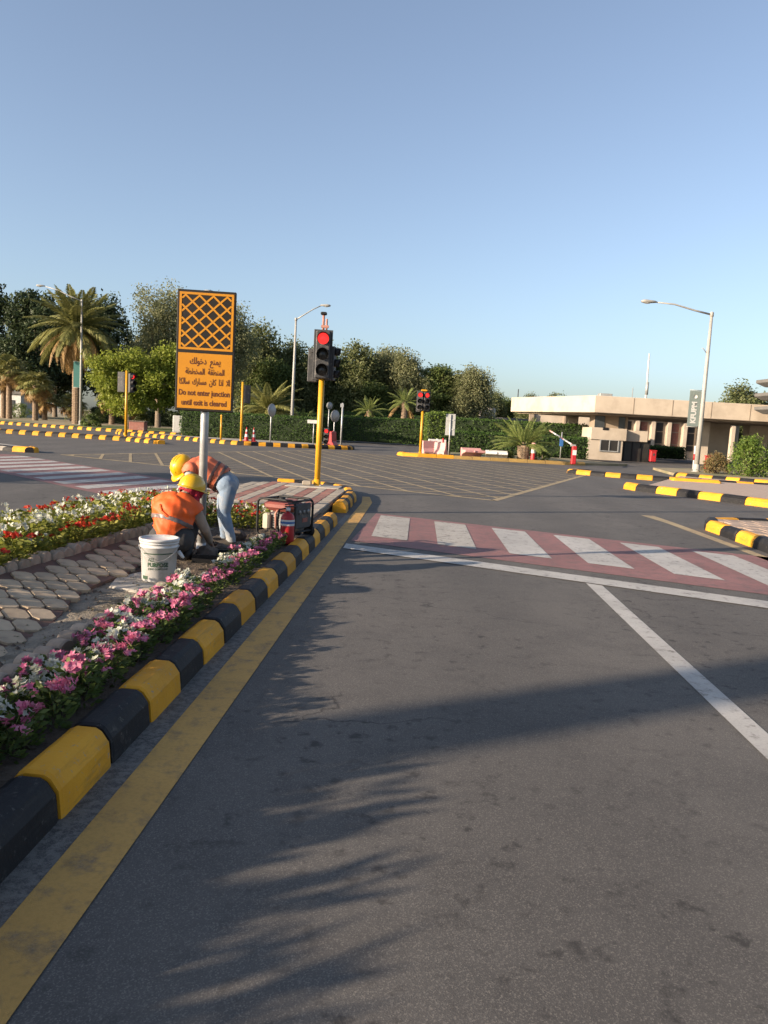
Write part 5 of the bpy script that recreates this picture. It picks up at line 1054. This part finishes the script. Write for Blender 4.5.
for k in range(7):
    p0, p1 = a0.lerp(a1, k / 7), a0.lerp(a1, (k + 1) / 7); m = MB(); m.tube([p0, p1], 0.045, 8); m.obj('arm_section', 'white_plastic' if k % 3 else 'faded_pink', gb)
for x, y, lab in ((18.75, 54.6, 'red gate box right of the guard booth'), (17.9, 42.9, 'red gate box behind the lamp post'), ):
    o = thing('gate_box', lab, 'gate box', (x, y, 0.1)); m = MB(); m.cham((0, 0, 0.38), (0.4, 0.36, 0.76), 0.03); m.obj('body', 'red_plastic', o); m = MB(); m.box((0, 0, 0.79), (0.44, 0.4, 0.06)); m.obj('lid', 'red_plastic', o); m = MB(); m.box((0, -0.185, 0.5), (0.12, 0.02, 0.16)); m.obj('panel', 'dusty_black', o)
o = thing('delineator_post', 'thin white and red post between the lamp post and the red box', 'post', (17.0, 42.8, 0.12)); m = MB(); m.tube([(0, 0, 0), (0, 0, 1.3)], 0.05, 8); m.obj('shaft', 'white_plastic', o); m = MB(); m.tube([(0, 0, 0.5), (0, 0, 0.85)], 0.055, 8); m.obj('red_band', 'red_plastic', o)
# parked car, half hidden behind the booth
ca = thing('parked_car', 'white car half hidden between the gate column and the booth', 'car', (14.9, 60.0, 0.0), R(96))
m = MB(); pr = [(-2.1, 0.35), (-2.15, 0.62), (-1.95, 0.86), (-1.2, 0.95), (1.25, 0.95), (1.9, 0.85), (2.15, 0.7), (2.15, 0.35)]; n = len(pr)
m.add([(x, y, z) for y in (-0.86, 0.86) for x, z in pr], [tuple(range(n)), tuple(range(2 * n - 1, n - 1, -1))] + [(i, n + i, n + (i + 1) % n, (i + 1) % n) for i in range(n)]); m.obj('body', 'car_white', ca, bevel=0.06)
m = MB(); pr = [(-1.55, 0.93), (-0.85, 1.40), (0.75, 1.42), (1.45, 0.93)]; n = 4
m.add([(x, y * (0.80 if z < 1 else 0.62), z) for y in (-1, 1) for x, z in pr], [(0, 1, 2, 3), (7, 6, 5, 4)] + [(i, 4 + i, 4 + (i + 1) % 4, (i + 1) % 4) for i in range(4)]); m.obj('cabin_glass', 'window_glass', ca, bevel=0.03)
m = MB(); m.cham((-0.05, 0, 1.43), (1.6, 1.24, 0.05), 0.02); m.obj('roof', 'car_white', ca)
for x in (-1.35, 1.35):
    for y in (-0.8, 0.8):
        m = MB(); m.lathe([(0.18, -0.1), (0.31, -0.1), (0.33, -0.06), (0.33, 0.06), (0.31, 0.1), (0.18, 0.1)], (x, y, 0.33), 18, mat=Matrix.Rotation(PI / 2, 3, 'X')); w_ = m.obj('wheel', 'black_plastic', ca); m = MB(); m.lathe([(0.001, -0.07), (0.18, -0.08), (0.18, 0.08), (0.001, 0.07)], (x, y, 0.33), 14, mat=Matrix.Rotation(PI / 2, 3, 'X')); m.obj('rim', 'sign_back', w_)
for y in (-0.62, 0.62): m = MB(); m.cham((-2.13, y, 0.68), (0.08, 0.34, 0.13), 0.02); m.obj('headlight', 'lamp_glass', ca)

# ------------------------------------------------------------------ bucket, generator, extinguisher
bk = thing('bucket', 'white plastic bucket of joint compound on the slab behind the pink flowers', 'bucket', (-1.855, 6.33, 0.165), R(13))
r0, r1, hb = 0.135, 0.152, 0.355
m = MB(); m.lathe([(0.001, 0), (r0 - 0.01, 0), (r0, 0.008), (r0 + 0.0135, 0.285), (r1 + 0.006, 0.288), (r1 + 0.006, 0.298), (r1, 0.301), (r1 + 0.001, 0.318), (r1 + 0.008, 0.32), (r1 + 0.008, 0.33), (r1 + 0.002, 0.333), (r1 + 0.003, hb)], n=40); m.obj('tub', 'bucket_white', bk)
m = MB(); m.lathe([(r1 + 0.003, hb - 0.018), (r1 + 0.012, hb - 0.016), (r1 + 0.012, hb + 0.004), (r1 - 0.002, hb + 0.008), (r1 - 0.012, hb - 0.006), (0.001, hb - 0.006)], n=40); m.obj('lid', 'bucket_white', bk)
def wrap(me, z, r_of, n_=None):
    a = np.empty(len(me.vertices) * 3, np.float32); me.vertices.foreach_get('co', a); a = a.reshape(-1, 3).copy(); out = np.empty_like(a)
    for i, (x, y, d) in enumerate(a): rr_ = r_of(z + y) + 0.0008 + max(0, d); t = x / r_of(z + y) - PI / 2; out[i] = (rr_ * math.cos(t), rr_ * math.sin(t), z + y)
    me.vertices.foreach_set('co', out.ravel()); me.update(); return me
ro = lambda z: r0 + 0.0135 * z / 0.285
for body, z, sz, fit, bold in (('ALL', 0.194, 0.042, 0.056, 0.0014), ('PURPOSE', 0.150, 0.046, 0.172, 0.0022), ('JOINT COMPOUND', 0.116, 0.021, 0.165, 0.0002)):
    me = text_mesh(body, sz, 0.0006, bold, 'print_green', fit=fit)
    if body == 'ALL':
        a = np.empty(len(me.vertices) * 3, np.float32); me.vertices.foreach_get('co', a); a[0::3] -= 0.055; me.vertices.foreach_set('co', a)
    link('lettering', wrap(me, z, ro), bk)
def wrap_band(x0, x1, z0, z1, mat, name, off=0.0012, nn=18):
    m = MB(); vs_ = []
    for i in range(nn + 1):
        x = x0 + (x1 - x0) * i / nn
        for z in (z0, z1): t = x / ro(z) - PI / 2; vs_.append(((ro(z) + off) * math.cos(t), (ro(z) + off) * math.sin(t), z))
    m.add(vs_, [(2 * i, 2 * i + 2, 2 * i + 3, 2 * i + 1) for i in range(nn)], 0, True); return m.obj(name, mat, bk)
wrap_band(-0.13, 0.13, 0.238, 0.247, 'print_green', 'label_band'); wrap_band(-0.145, -0.085, 0.025, 0.055, 'print_green', 'label_patch'); wrap_band(-0.03, 0.08, 0.176, 0.178, 'print_green', 'label_rule'); wrap_band(0.085, 0.115, 0.03, 0.042, 'print_green', 'label_patch')
m = MB(); m.tube([(math.cos(a) * (r1 + 0.012), math.sin(a) * (r1 + 0.03) - 0.005, 0.30 - 0.11 * math.sin(-a) ** 2 * 1.0) for a in [R(-x) for x in range(0, 181, 12)]], 0.0022, 6); hnd = m.obj('handle', 'galv', bk)
m = MB(); m.tube([(r1 + 0.005, -0.03, 0.25), (r1 + 0.035, -0.05, 0.215), (r1 + 0.05, -0.055, 0.20)], [0.018, 0.014, 0.01], 8); m.obj('handle_grip', 'white_plastic', bk)

ge = thing('generator', 'portable generator in a black tube frame behind the fire extinguisher', 'generator', (-1.20, 9.30, 0.13), R(-24))
gw, gd, gh = 0.52, 0.42, 0.48
def frame_loop(y): 
    c = 0.06; pts = []
    for cx, cz, a0 in ((gw / 2 - c, 0.03 + c, -90), (gw / 2 - c, gh - c, 0), (-gw / 2 + c, gh - c, 90), (-gw / 2 + c, 0.03 + c, 180)):
        for k in range(5): a = R(a0 + 22.5 * k); pts.append((cx + c * math.cos(a), y, cz + c * math.sin(a)))
    return pts + pts[:2]
for y in (-gd / 2, gd / 2): m = MB(); m.tube(frame_loop(y), 0.015, 8, cap=False); m.obj('frame', 'black_plastic', ge)
for x, z in ((-gw / 2 + 0.01, 0.10), (gw / 2 - 0.01, 0.10), (-gw / 2 + 0.03, gh - 0.01), (gw / 2 - 0.03, gh - 0.01)): m = MB(); m.tube([(x, -gd / 2, z), (x, gd / 2, z)], 0.013, 8); m.obj('crossbar', 'black_plastic', ge)
m = MB(); m.cham((-0.02, 0, gh - 0.085), (gw - 0.10, gd - 0.09, 0.13), 0.045); tk = m.obj('fuel_tank', 'gen_red', ge); m = MB(); m.lathe([(0.04, 0), (0.04, 0.03), (0, 0.035)], (-0.05, 0, gh - 0.02), 14); m.obj('fuel_cap', 'black_plastic', tk)
m = MB(); m.cham((-0.03, 0.02, 0.20), (0.24, 0.26, 0.22), 0.03)
for k in range(6): m.box((-0.03, 0.02, 0.14 + k * 0.03), (0.28, 0.29, 0.008))
m.obj('engine', 'engine_metal', ge)
m = MB(); m.cham((-0.17, -0.13, 0.20), (0.10, 0.10, 0.20), 0.02); m.obj('air_filter', 'gen_cream', ge)
m = MB(); m.lathe([(0.02, -0.1), (0.085, -0.09), (0.085, 0.09), (0.02, 0.1)], (0.14, 0.0, 0.17), 18, mat=Matrix.Rotation(PI / 2, 3, 'Y')); m.obj('alternator', 'engine_metal', ge)
m = MB(); m.tube([(-0.05, -0.12, 0.12), (-0.05, -0.14, 0.30), (-0.02, -0.12, 0.36)], 0.014, 8); m.obj('exhaust_pipe', 'rust_pink', ge)
m = MB(); m.cham((gw / 2 - 0.02, 0.0, 0.29), (0.035, gd - 0.06, 0.30), 0.012); pn_ = m.obj('control_panel', 'dusty_black', ge)
for y, z, r_ in ((-0.1, 0.34, 0.026), (0.0, 0.34, 0.026), (0.1, 0.34, 0.03)): m = MB(); m.lathe([(r_, 0), (r_, 0.012), (0, 0.012)], (gw / 2 - 0.003, y, z), 12, mat=Matrix.Rotation(PI / 2, 3, 'Y')); m.obj('socket', 'engine_metal', pn_)
m = MB(); m.box((gw / 2 - 0.001, 0.03, 0.24), (0.006, 0.12, 0.05)); m.obj('switch_plate', 'gen_red', pn_)
for x in (gw / 2 - 0.06,):
    for y in (-gd / 2 - 0.03, gd / 2 + 0.03): m = MB(); m.lathe([(0.03, -0.02), (0.075, -0.022), (0.085, 0), (0.075, 0.022), (0.03, 0.02)], (x, y, 0.085), 18, mat=Matrix.Rotation(PI / 2, 3, 'X')); w_ = m.obj('wheel', 'black_plastic', ge); m = MB(); m.lathe([(0.001, -0.018), (0.04, -0.02), (0.04, 0.02), (0.001, 0.018)], (x, y, 0.085), 12, mat=Matrix.Rotation(PI / 2, 3, 'X')); m.obj('hub', 'engine_metal', w_)
for x in (-gw / 2 + 0.05,): 
    for y in (-0.15, 0.15): m = MB(); m.box((x, y, 0.02), (0.05, 0.05, 0.04)); m.obj('rubber_foot', 'black_plastic', ge)

fe = thing('fire_extinguisher', 'red fire extinguisher standing in front of the generator', 'fire extinguisher', (-1.105, 8.80, 0.14), R(10)); fe.scale = (1.15, 1.15, 1.06)
m = MB(); m.lathe([(0.001, 0), (0.066, 0), (0.070, 0.012), (0.070, 0.27), (0.062, 0.305), (0.042, 0.33), (0.022, 0.34), (0.020, 0.36), (0.001, 0.36)], n=28); m.obj('cylinder', 'red_plastic', fe)
m = MB(); m.lathe([(0.0712, 0.20), (0.0712, 0.265)], n=28); m.obj('label_band', 'white_plastic', fe); m = MB(); m.lathe([(0.0718, 0.222), (0.0718, 0.245)], n=28); m.obj('label_stripe', 'blue_panel', fe)
m = MB(); m.lathe([(0.024, 0.355), (0.026, 0.385), (0.016, 0.40), (0.001, 0.40)], n=14); vv = m.obj('valve', 'galv', fe)
m = MB(); m.box((0.03, 0, 0.405), (0.13, 0.022, 0.010)); m.obj('handle', 'black_plastic', fe); m = MB(); m.box((0.035, 0, 0.435), (0.14, 0.022, 0.010), mat=Matrix.Rotation(R(-10), 3, 'Y')); m.obj('lever', 'black_plastic', fe)
m = MB(); m.lathe([(0.018, 0), (0.018, 0.012), (0, 0.014)], (0, -0.03, 0.375), 14, mat=Matrix.Rotation(PI / 2, 3, 'X')); m.obj('gauge', 'white_plastic', fe)
m = MB(); m.tube([(-0.02, 0, 0.385), (-0.085, -0.01, 0.37), (-0.10, -0.015, 0.25), (-0.085, -0.02, 0.12), (-0.078, -0.02, 0.06)], [0.009, 0.009, 0.009, 0.010, 0.016], 8); m.obj('hose', 'black_plastic', fe)

# ------------------------------------------------------------------ the two workers
def roundcone(m, a, b, ra, rb, n=14):
    a, b = Vector(a), Vector(b); d = (b - a); L = max(d.length, 1e-5); z = d / L; x = z.orthogonal().normalized(); y = z.cross(x); vs_ = []; rings = []
    for t in (-89, -60, -30, 0): rings.append((a + z * ra * math.sin(R(t)), ra * math.cos(R(t))))
    for t in (0, 30, 60, 89): rings.append((b + z * rb * math.sin(R(t)), rb * math.cos(R(t))))
    for c, r_ in rings:
        for k in range(n): an = 2 * PI * k / n; vs_.append(c + (x * math.cos(an) + y * math.sin(an)) * r_)
    q = len(rings); m.add(vs_, [tuple(range(n - 1, -1, -1)), tuple(range((q - 1) * n, q * n))] + [(i * n + k, i * n + (k + 1) % n, (i + 1) * n + (k + 1) % n, (i + 1) * n + k) for i in range(q - 1) for k in range(n)])
def ev(o): return bpy.data.meshes.new_from_object(o.evaluated_get(bpy.context.evaluated_depsgraph_get()))
def body_mesh(bones, voxel=0.009, smooth=7):
    """one continuous skin round all the bones"""
    m = MB()
    for a, b, ra, rb, reg in bones: roundcone(m, a, b, ra, rb)
    o = link('tmp', m.mesh('tmp', 'skin'))
    r_ = o.modifiers.new('r', 'REMESH'); r_.mode = 'VOXEL'; r_.voxel_size = voxel
    s = o.modifiers.new('s', 'SMOOTH'); s.factor = 0.5; s.iterations = smooth
    me = ev(o); bpy.data.objects.remove(o); return me
def region(P, bones):
    best = np.full(len(P), 1e9); idx = np.zeros(len(P), int); tt = np.zeros(len(P))
    for i, (a, b, ra, rb, reg) in enumerate(bones):
        a, b = np.array(a), np.array(b); d = b - a; t = np.clip(((P - a) @ d) / max(d @ d, 1e-9), 0, 1); q = np.linalg.norm(P - (a + t[:, None] * d), axis=1) - (ra + (rb - ra) * t)
        w = q < best; best[w] = q[w]; idx[w] = i; tt[w] = t[w]
    return idx, tt
def shell(me, sel, off, thick, mat, name, parent, wr=0.006, seed=0, scale=9):
    """a garment: the selected faces lifted off the body, wrinkled and given thickness"""
    bm = bmesh.new(); bm.from_mesh(me); bm.faces.ensure_lookup_table(); bmesh.ops.delete(bm, geom=[f for f in bm.faces if not sel[f.index]], context='FACES')
    bm.normal_update()
    for v_ in bm.verts:
        c = v_.co * scale + Vector((seed, 0, 0)); w = math.sin(c.x * 1.7 + c.z * 2.6 + math.sin(c.y * 2)) * math.sin(c.y * 2.1 - c.z * 1.3) ; v_.co += v_.normal * (off + wr * w)
    for _ in range(3): bmesh.ops.smooth_vert(bm, verts=[v_ for v_ in bm.verts if v_.is_boundary], factor=0.5, use_axis_x=True, use_axis_y=True, use_axis_z=True)
    g_ = bpy.data.meshes.new(name); bm.to_mesh(g_); bm.free(); g_.materials.clear(); g_.materials.append(MATS[mat]); o = link('tmp', g_)
    s = o.modifiers.new('s', 'SOLIDIFY'); s.thickness = thick; s.offset = 1; r_ = ev(o); bpy.data.objects.remove(o)
    r_.polygons.foreach_set('use_smooth', [True] * len(r_.polygons)); r_.update(); r_.name = name; return link(name, r_, parent)
def hand(bones, wrist, d, n_, curl=0.55, s=1.0):
    """palm, four unequal bent fingers, thumb from the side of the palm"""
    wrist, d, n_ = Vector(wrist), Vector(d).normalized(), Vector(n_).normalized(); side = d.cross(n_).normalized()
    palm = wrist + d * 0.085 * s
    for k in (-1.2, 0, 1.2): bones.append((tuple(wrist + d * 0.015 + side * 0.012 * k), tuple(palm + side * 0.021 * k), 0.019, 0.014, 'hand'))
    for k, L in ((-1.5, 0.062), (-0.5, 0.074), (0.5, 0.070), (1.5, 0.052)):
        a = palm + side * 0.021 * k; b = a + (d * math.cos(curl) + n_ * math.sin(curl)) * L * 0.5 * s; c = b + (d * math.cos(curl * 2.1) + n_ * math.sin(curl * 2.1)) * L * 0.5 * s
        bones.append((tuple(a), tuple(b), 0.0105, 0.0095, 'hand')); bones.append((tuple(b), tuple(c), 0.0095, 0.008, 'hand'))
    a = wrist + d * 0.03 + side * -0.026; b = a + (d * 0.6 - side * 0.7 + n_ * 0.3).normalized() * 0.04; c = b + (d * 0.8 + n_ * 0.5).normalized() * 0.03
    bones.append((tuple(a), tuple(b), 0.014, 0.0115, 'hand')); bones.append((tuple(b), tuple(c), 0.0115, 0.009, 'hand'))
def headbones(bones, c, up, fwd):
    c, up, fwd = Vector(c), Vector(up).normalized(), Vector(fwd).normalized(); sd = fwd.cross(up).normalized()
    P_ = lambda f, s, u: tuple(c + fwd * f + sd * s + up * u)
    bones += [(P_(-0.015, 0, 0.03), P_(0.02, 0, 0.03), 0.088, 0.082, 'head'), (P_(0.02, 0, -0.02), P_(0.045, 0, -0.085), 0.066, 0.042, 'head'), (P_(0.09, 0, 0.01), P_(0.115, 0, -0.022), 0.010, 0.014, 'head'),
              (P_(0.088, 0, -0.062), P_(0.09, 0, -0.066), 0.016, 0.016, 'head'), (P_(0.0, 0.088, 0.0), P_(0.0, 0.09, -0.03), 0.014, 0.012, 'head'), (P_(0.0, -0.088, 0.0), P_(0.0, -0.09, -0.03), 0.014, 0.012, 'head')]
def helmet(root, c, up, fwd, mat='helmet', k_=0.94):
    c, up, fwd = Vector(c), Vector(up).normalized(), Vector(fwd).normalized(); sd = fwd.cross(up).normalized(); fwd = up.cross(sd).normalized(); M3 = Matrix((fwd, sd, up)).transposed() * k_
    m = MB(); prof = [(0.128, 0.0), (0.127, 0.02), (0.120, 0.055), (0.104, 0.09), (0.075, 0.118), (0.04, 0.132), (0.001, 0.137)]
    m.lathe(prof, tuple(c), 28, mat=M3, sx=1.14, sy=0.95); m.lathe([(r_ - 0.006, z - 0.004) for r_, z in prof], tuple(c), 28, mat=M3, sx=1.14, sy=0.95); sh_ = m.obj('helmet', mat, root)
    m = MB(); vs_ = []; n = 36
    for k in range(n):
        a = 2 * PI * k / n; e = 0.012 + 0.042 * max(0, math.cos(a)) ** 1.5
        for dr, dz in ((-0.004, 0.004), (e, -0.008 - 0.25 * e), (e, -0.012 - 0.25 * e), (-0.004, -0.004)): vs_.append(c + M3 @ Vector(((0.127 + dr) * 1.14 * math.cos(a), (0.127 + dr) * 0.95 * math.sin(a), dz)))
    m.add(vs_, [(k * 4 + j, ((k + 1) % n) * 4 + j, ((k + 1) % n) * 4 + (j + 1) % 4, k * 4 + (j + 1) % 4) for k in range(n) for j in range(4)], 0, True); m.obj('brim', mat, sh_)
    for off, w in ((0, 0.011), (0.036, 0.008), (-0.036, 0.008)):
        m = MB(); pts = []
        for k in range(13): a = R(18 + 144 * k / 12); pts.append(c + M3 @ Vector((0.146 * math.cos(a) * 0.93, off, 0.137 * math.sin(a) * (1 - (off / 0.13) ** 2) ** 0.5 - 0.001)))
        m.tube(pts, w, 6); m.obj('ridge', mat, sh_)
    return sh_
def worker(name, label, loc, bones, mats, hc, hup, hfwd, vest_mat, stripe_mat, torso, stripes, extra=None):
    root = thing(name, label, 'person', loc); me = body_mesh(bones); n = len(me.polygons); P = np.empty(n * 3); me.polygons.foreach_get('center', P); P = P.reshape(-1, 3); idx, tt = region(P, bones)
    regs = [b[4] for b in bones]; names = sorted(set(mats.values())); me.materials.clear()
    for nm in names: me.materials.append(MATS[nm])
    me.polygons.foreach_set('material_index', np.array([names.index(mats[regs[i]]) for i in idx], dtype=np.int32)); me.polygons.foreach_set('use_smooth', [True] * n); me.name = 'body'; me.update()
    link('body', me, root)
    a, b = np.array(torso[0]), np.array(torso[1]); d = b - a; T = ((P - a) @ d) / (d @ d)
    vs_sel = np.array([regs[i] in ('torso', 'shoulder') for i in idx]) & (T > torso[2]) & (T < torso[3])
    v_o = shell(me, vs_sel, 0.014, 0.004, vest_mat, 'vest', root, 0.009, 1.0, 17)
    for (s0, s1) in stripes: shell(me, vs_sel & (T > s0) & (T < s1), 0.0215, 0.003, stripe_mat, 'reflective_stripe', v_o, 0.009, 1.0, 17)
    helmet(root, hc, hup, hfwd); return root, me, idx, T, P, regs

# crouching worker: squats behind the bucket with the back to the camera, right hand at the pole foot
B_ = []
pel, chest, neck = (-0.03, 0.02, 0.26), (0.0, 0.07, 0.49), (0.06, 0.16, 0.60)
B_ += [((-0.09, 0.02, 0.23), (0.07, 0.03, 0.23), 0.135, 0.135, 'hips'), (pel, chest, 0.145, 0.15, 'torso'), ((-0.06, 0.03, 0.30), (-0.075, 0.07, 0.50), 0.10, 0.115, 'torso'), ((0.05, 0.04, 0.30), (0.085, 0.08, 0.49), 0.10, 0.11, 'torso'), (chest, neck, 0.14, 0.075, 'torso'),
       ((-0.02, 0.10, 0.58), (-0.14, 0.11, 0.545), 0.085, 0.075, 'shoulder'), ((0.06, 0.10, 0.57), (0.175, 0.12, 0.515), 0.085, 0.072, 'shoulder'), (neck, (0.085, 0.20, 0.635), 0.06, 0.058, 'neck')]
headbones(B_, (0.115, 0.235, 0.665), (0.22, 0.25, 1), (0.55, 0.75, -0.35))
B_ += [((0.185, 0.12, 0.505), (0.265, 0.20, 0.31), 0.060, 0.050, 'sleeve'), ((0.265, 0.20, 0.31), (0.27, 0.40, 0.17), 0.049, 0.036, 'sleeve'), ((-0.155, 0.12, 0.53), (-0.17, 0.34, 0.36), 0.060, 0.048, 'sleeve'), ((-0.17, 0.34, 0.36), (0.02, 0.50, 0.25), 0.047, 0.034, 'sleeve')]
hand(B_, (0.268, 0.42, 0.16), (0.15, 0.8, -0.6), (-0.7, 0.1, -0.7)); hand(B_, (0.03, 0.515, 0.245), (0.85, 0.45, -0.25), (0.2, 0.1, -1))
for s, kx in ((-1, -0.20), (1, 0.13)):
    B_ += [((0.085 * s, 0.05, 0.20), (kx, 0.38, 0.40), 0.10, 0.068, 'leg'), ((kx, 0.38, 0.40), (kx * 0.8, 0.20, 0.09), 0.066, 0.046, 'leg'), ((kx * 0.8, 0.17, 0.05), (kx * 0.85, 0.38, 0.035), 0.046, 0.04, 'boot')]
crw, bme, idx, T, P, regs = worker('person', 'crouching worker in an orange vest, red scarf and yellow helmet behind the bucket', (-1.99, 7.18, 0.15), B_,
    {'hips': 'dark_trousers', 'leg': 'dark_trousers', 'torso': 'shirt_beige', 'shoulder': 'shirt_beige', 'sleeve': 'shirt_beige', 'neck': 'skin', 'head': 'skin', 'hand': 'skin', 'boot': 'boot'},
    (0.12, 0.235, 0.705), (0.22, 0.16, 1), (0.6, 0.7, -0.25), 'vest', 'reflective', (pel, neck, -0.12, 1.05), ((0.28, 0.40),))
sel = np.array([regs[i] in ('head', 'neck') for i in idx]) & (P[:, 2] < 0.71) & ~((P[:, 0] - 0.115) * 0.55 + (P[:, 1] - 0.235) * 0.75 > 0.075) 
shell(bme, sel, 0.018, 0.006, 'scarf', 'scarf', crw, 0.010, 2.0, 22)
m = MB(); m.tube([(0.075 + 0.10 * math.cos(R(a)), 0.18 + 0.10 * math.sin(R(a)), 0.60 + 0.02 * math.sin(R(a * 2))) for a in range(0, 361, 24)], 0.038, 8, cap=False); m.obj('scarf_fold', 'scarf', crw)
m = MB(); m.tube([(-0.10, -0.055, 0.56), (-0.075, -0.09, 0.50), (-0.02, -0.105, 0.46), (0.04, -0.09, 0.44)], [0.010, 0.014, 0.014, 0.008], 6); m.obj('vest_fold', 'vest', crw)
# standing worker: bends far forward to the left over the pole, seen from the side
B_ = []
pel, chest, neck = (-0.02, 0, 0.70), (-0.24, -0.01, 0.83), (-0.40, -0.02, 0.86)
B_ += [((0.01, -0.075, 0.68), (0.01, 0.075, 0.68), 0.115, 0.115, 'hips'), (pel, chest, 0.125, 0.14, 'torso'), ((-0.04, -0.05, 0.72), (-0.25, -0.085, 0.83), 0.09, 0.10, 'torso'), ((-0.04, 0.05, 0.72), (-0.25, 0.07, 0.83), 0.09, 0.10, 'torso'), (chest, neck, 0.13, 0.07, 'torso'),
       ((-0.33, -0.05, 0.85), (-0.36, -0.15, 0.82), 0.085, 0.075, 'shoulder'), ((-0.33, 0.04, 0.85), (-0.36, 0.14, 0.82), 0.085, 0.075, 'shoulder'), (neck, (-0.46, -0.03, 0.85), 0.058, 0.055, 'neck')]
headbones(B_, (-0.475, -0.04, 0.815), (-0.80, -0.12, 0.42), (-0.42, -0.25, -0.86))
B_ += [((-0.36, -0.165, 0.81), (-0.35, -0.24, 0.55), 0.058, 0.048, 'sleeve'), ((-0.35, -0.24, 0.55), (-0.27, -0.36, 0.32), 0.046, 0.034, 'sleeve'), ((-0.36, 0.15, 0.81), (-0.40, 0.10, 0.55), 0.058, 0.048, 'sleeve'), ((-0.40, 0.10, 0.55), (-0.31, -0.18, 0.34), 0.046, 0.034, 'sleeve')]
hand(B_, (-0.265, -0.37, 0.30), (0.15, -0.35, -0.9), (0.9, -0.2, 0.1)); hand(B_, (-0.305, -0.20, 0.325), (0.3, -0.55, -0.75), (0.8, 0.3, -0.2))
for s in (-1, 1):
    x = 0.03 * s
    B_ += [((0.01 - x, 0.085 * s, 0.66), (-0.03 - x, 0.105 * s, 0.38), 0.098, 0.068, 'leg'), ((-0.03 - x, 0.105 * s, 0.38), (0.035 - 2 * x, 0.12 * s, 0.09), 0.066, 0.050, 'leg'), ((0.04 - 2 * x, 0.12 * s, 0.05), (-0.12 - 2 * x, 0.135 * s, 0.035), 0.047, 0.04, 'boot')]
stw, bme, idx, T, P, regs = worker('person', 'standing worker in an orange vest and jeans bending over the sign pole foot', (-1.725, 8.34, 0.15), B_,
    {'hips': 'jeans', 'leg': 'jeans', 'torso': 'shirt_grey', 'shoulder': 'shirt_grey', 'sleeve': 'shirt_grey', 'neck': 'skin', 'head': 'skin', 'hand': 'skin', 'boot': 'boot'},
    (-0.47, -0.065, 0.845), (-0.50, -0.50, 0.62), (-0.25, -0.40, -0.85), 'vest_faded', 'reflective_dark', (pel, neck, 0.02, 1.05), ((0.10, 0.19), (0.30, 0.39)))
sel = np.array([regs[i] in ('head', 'neck') for i in idx]) & (P[:, 2] < 0.80)
shell(bme, sel, 0.014, 0.005, 'cloth_white', 'face_cloth', stw, 0.008, 2.0, 22)

# unseen leafy row added outside the left picture edge to shade bed and kerb
hs = thing('hedge', 'unseen row of upright leafy plants added outside the picture to cast shade', 'hedge', (0, 0, 0)); rng = np.random.default_rng(5); P = []; A = []; B = []; st = MB()
for k in range(430):
    u, v = -4.2 + rng.normal() * 0.15, -4.4 + k * 0.0188 + rng.normal() * 0.03; h = rng.uniform(1.02, 1.24) if v < 1.4 else rng.uniform(0.76, 1.02); x, y = W(u, v); st.tube([(x, y, 0.1), (x + rng.normal() * .03, y + rng.normal() * .03, 0.1 + h)], [0.012, 0.005], 5, cap=False)
    for j in range(52):
        t = rng.uniform(0.04, 1); a = rng.uniform(0, 2 * PI); d = unit(np.array([math.cos(a) * 0.6, math.sin(a) * 0.6, 0.9])); l = 0.10 * rng.uniform(0.7, 1.2) * (1.15 - 0.45 * t)
        P.append([x + d[0] * l, y + d[1] * l, 0.12 + h * t]); A.append(d * l); B.append(unit(np.cross(d, rng.normal(size=3))) * l * 0.30)
stuff(st.obj('stems', 'bark', hs, fix=False)); stuff(link('leaves', quads_mesh('leaves', np.array(P), np.array(A), np.array(B), 'leaf_flower', 'rhomb'), hs))
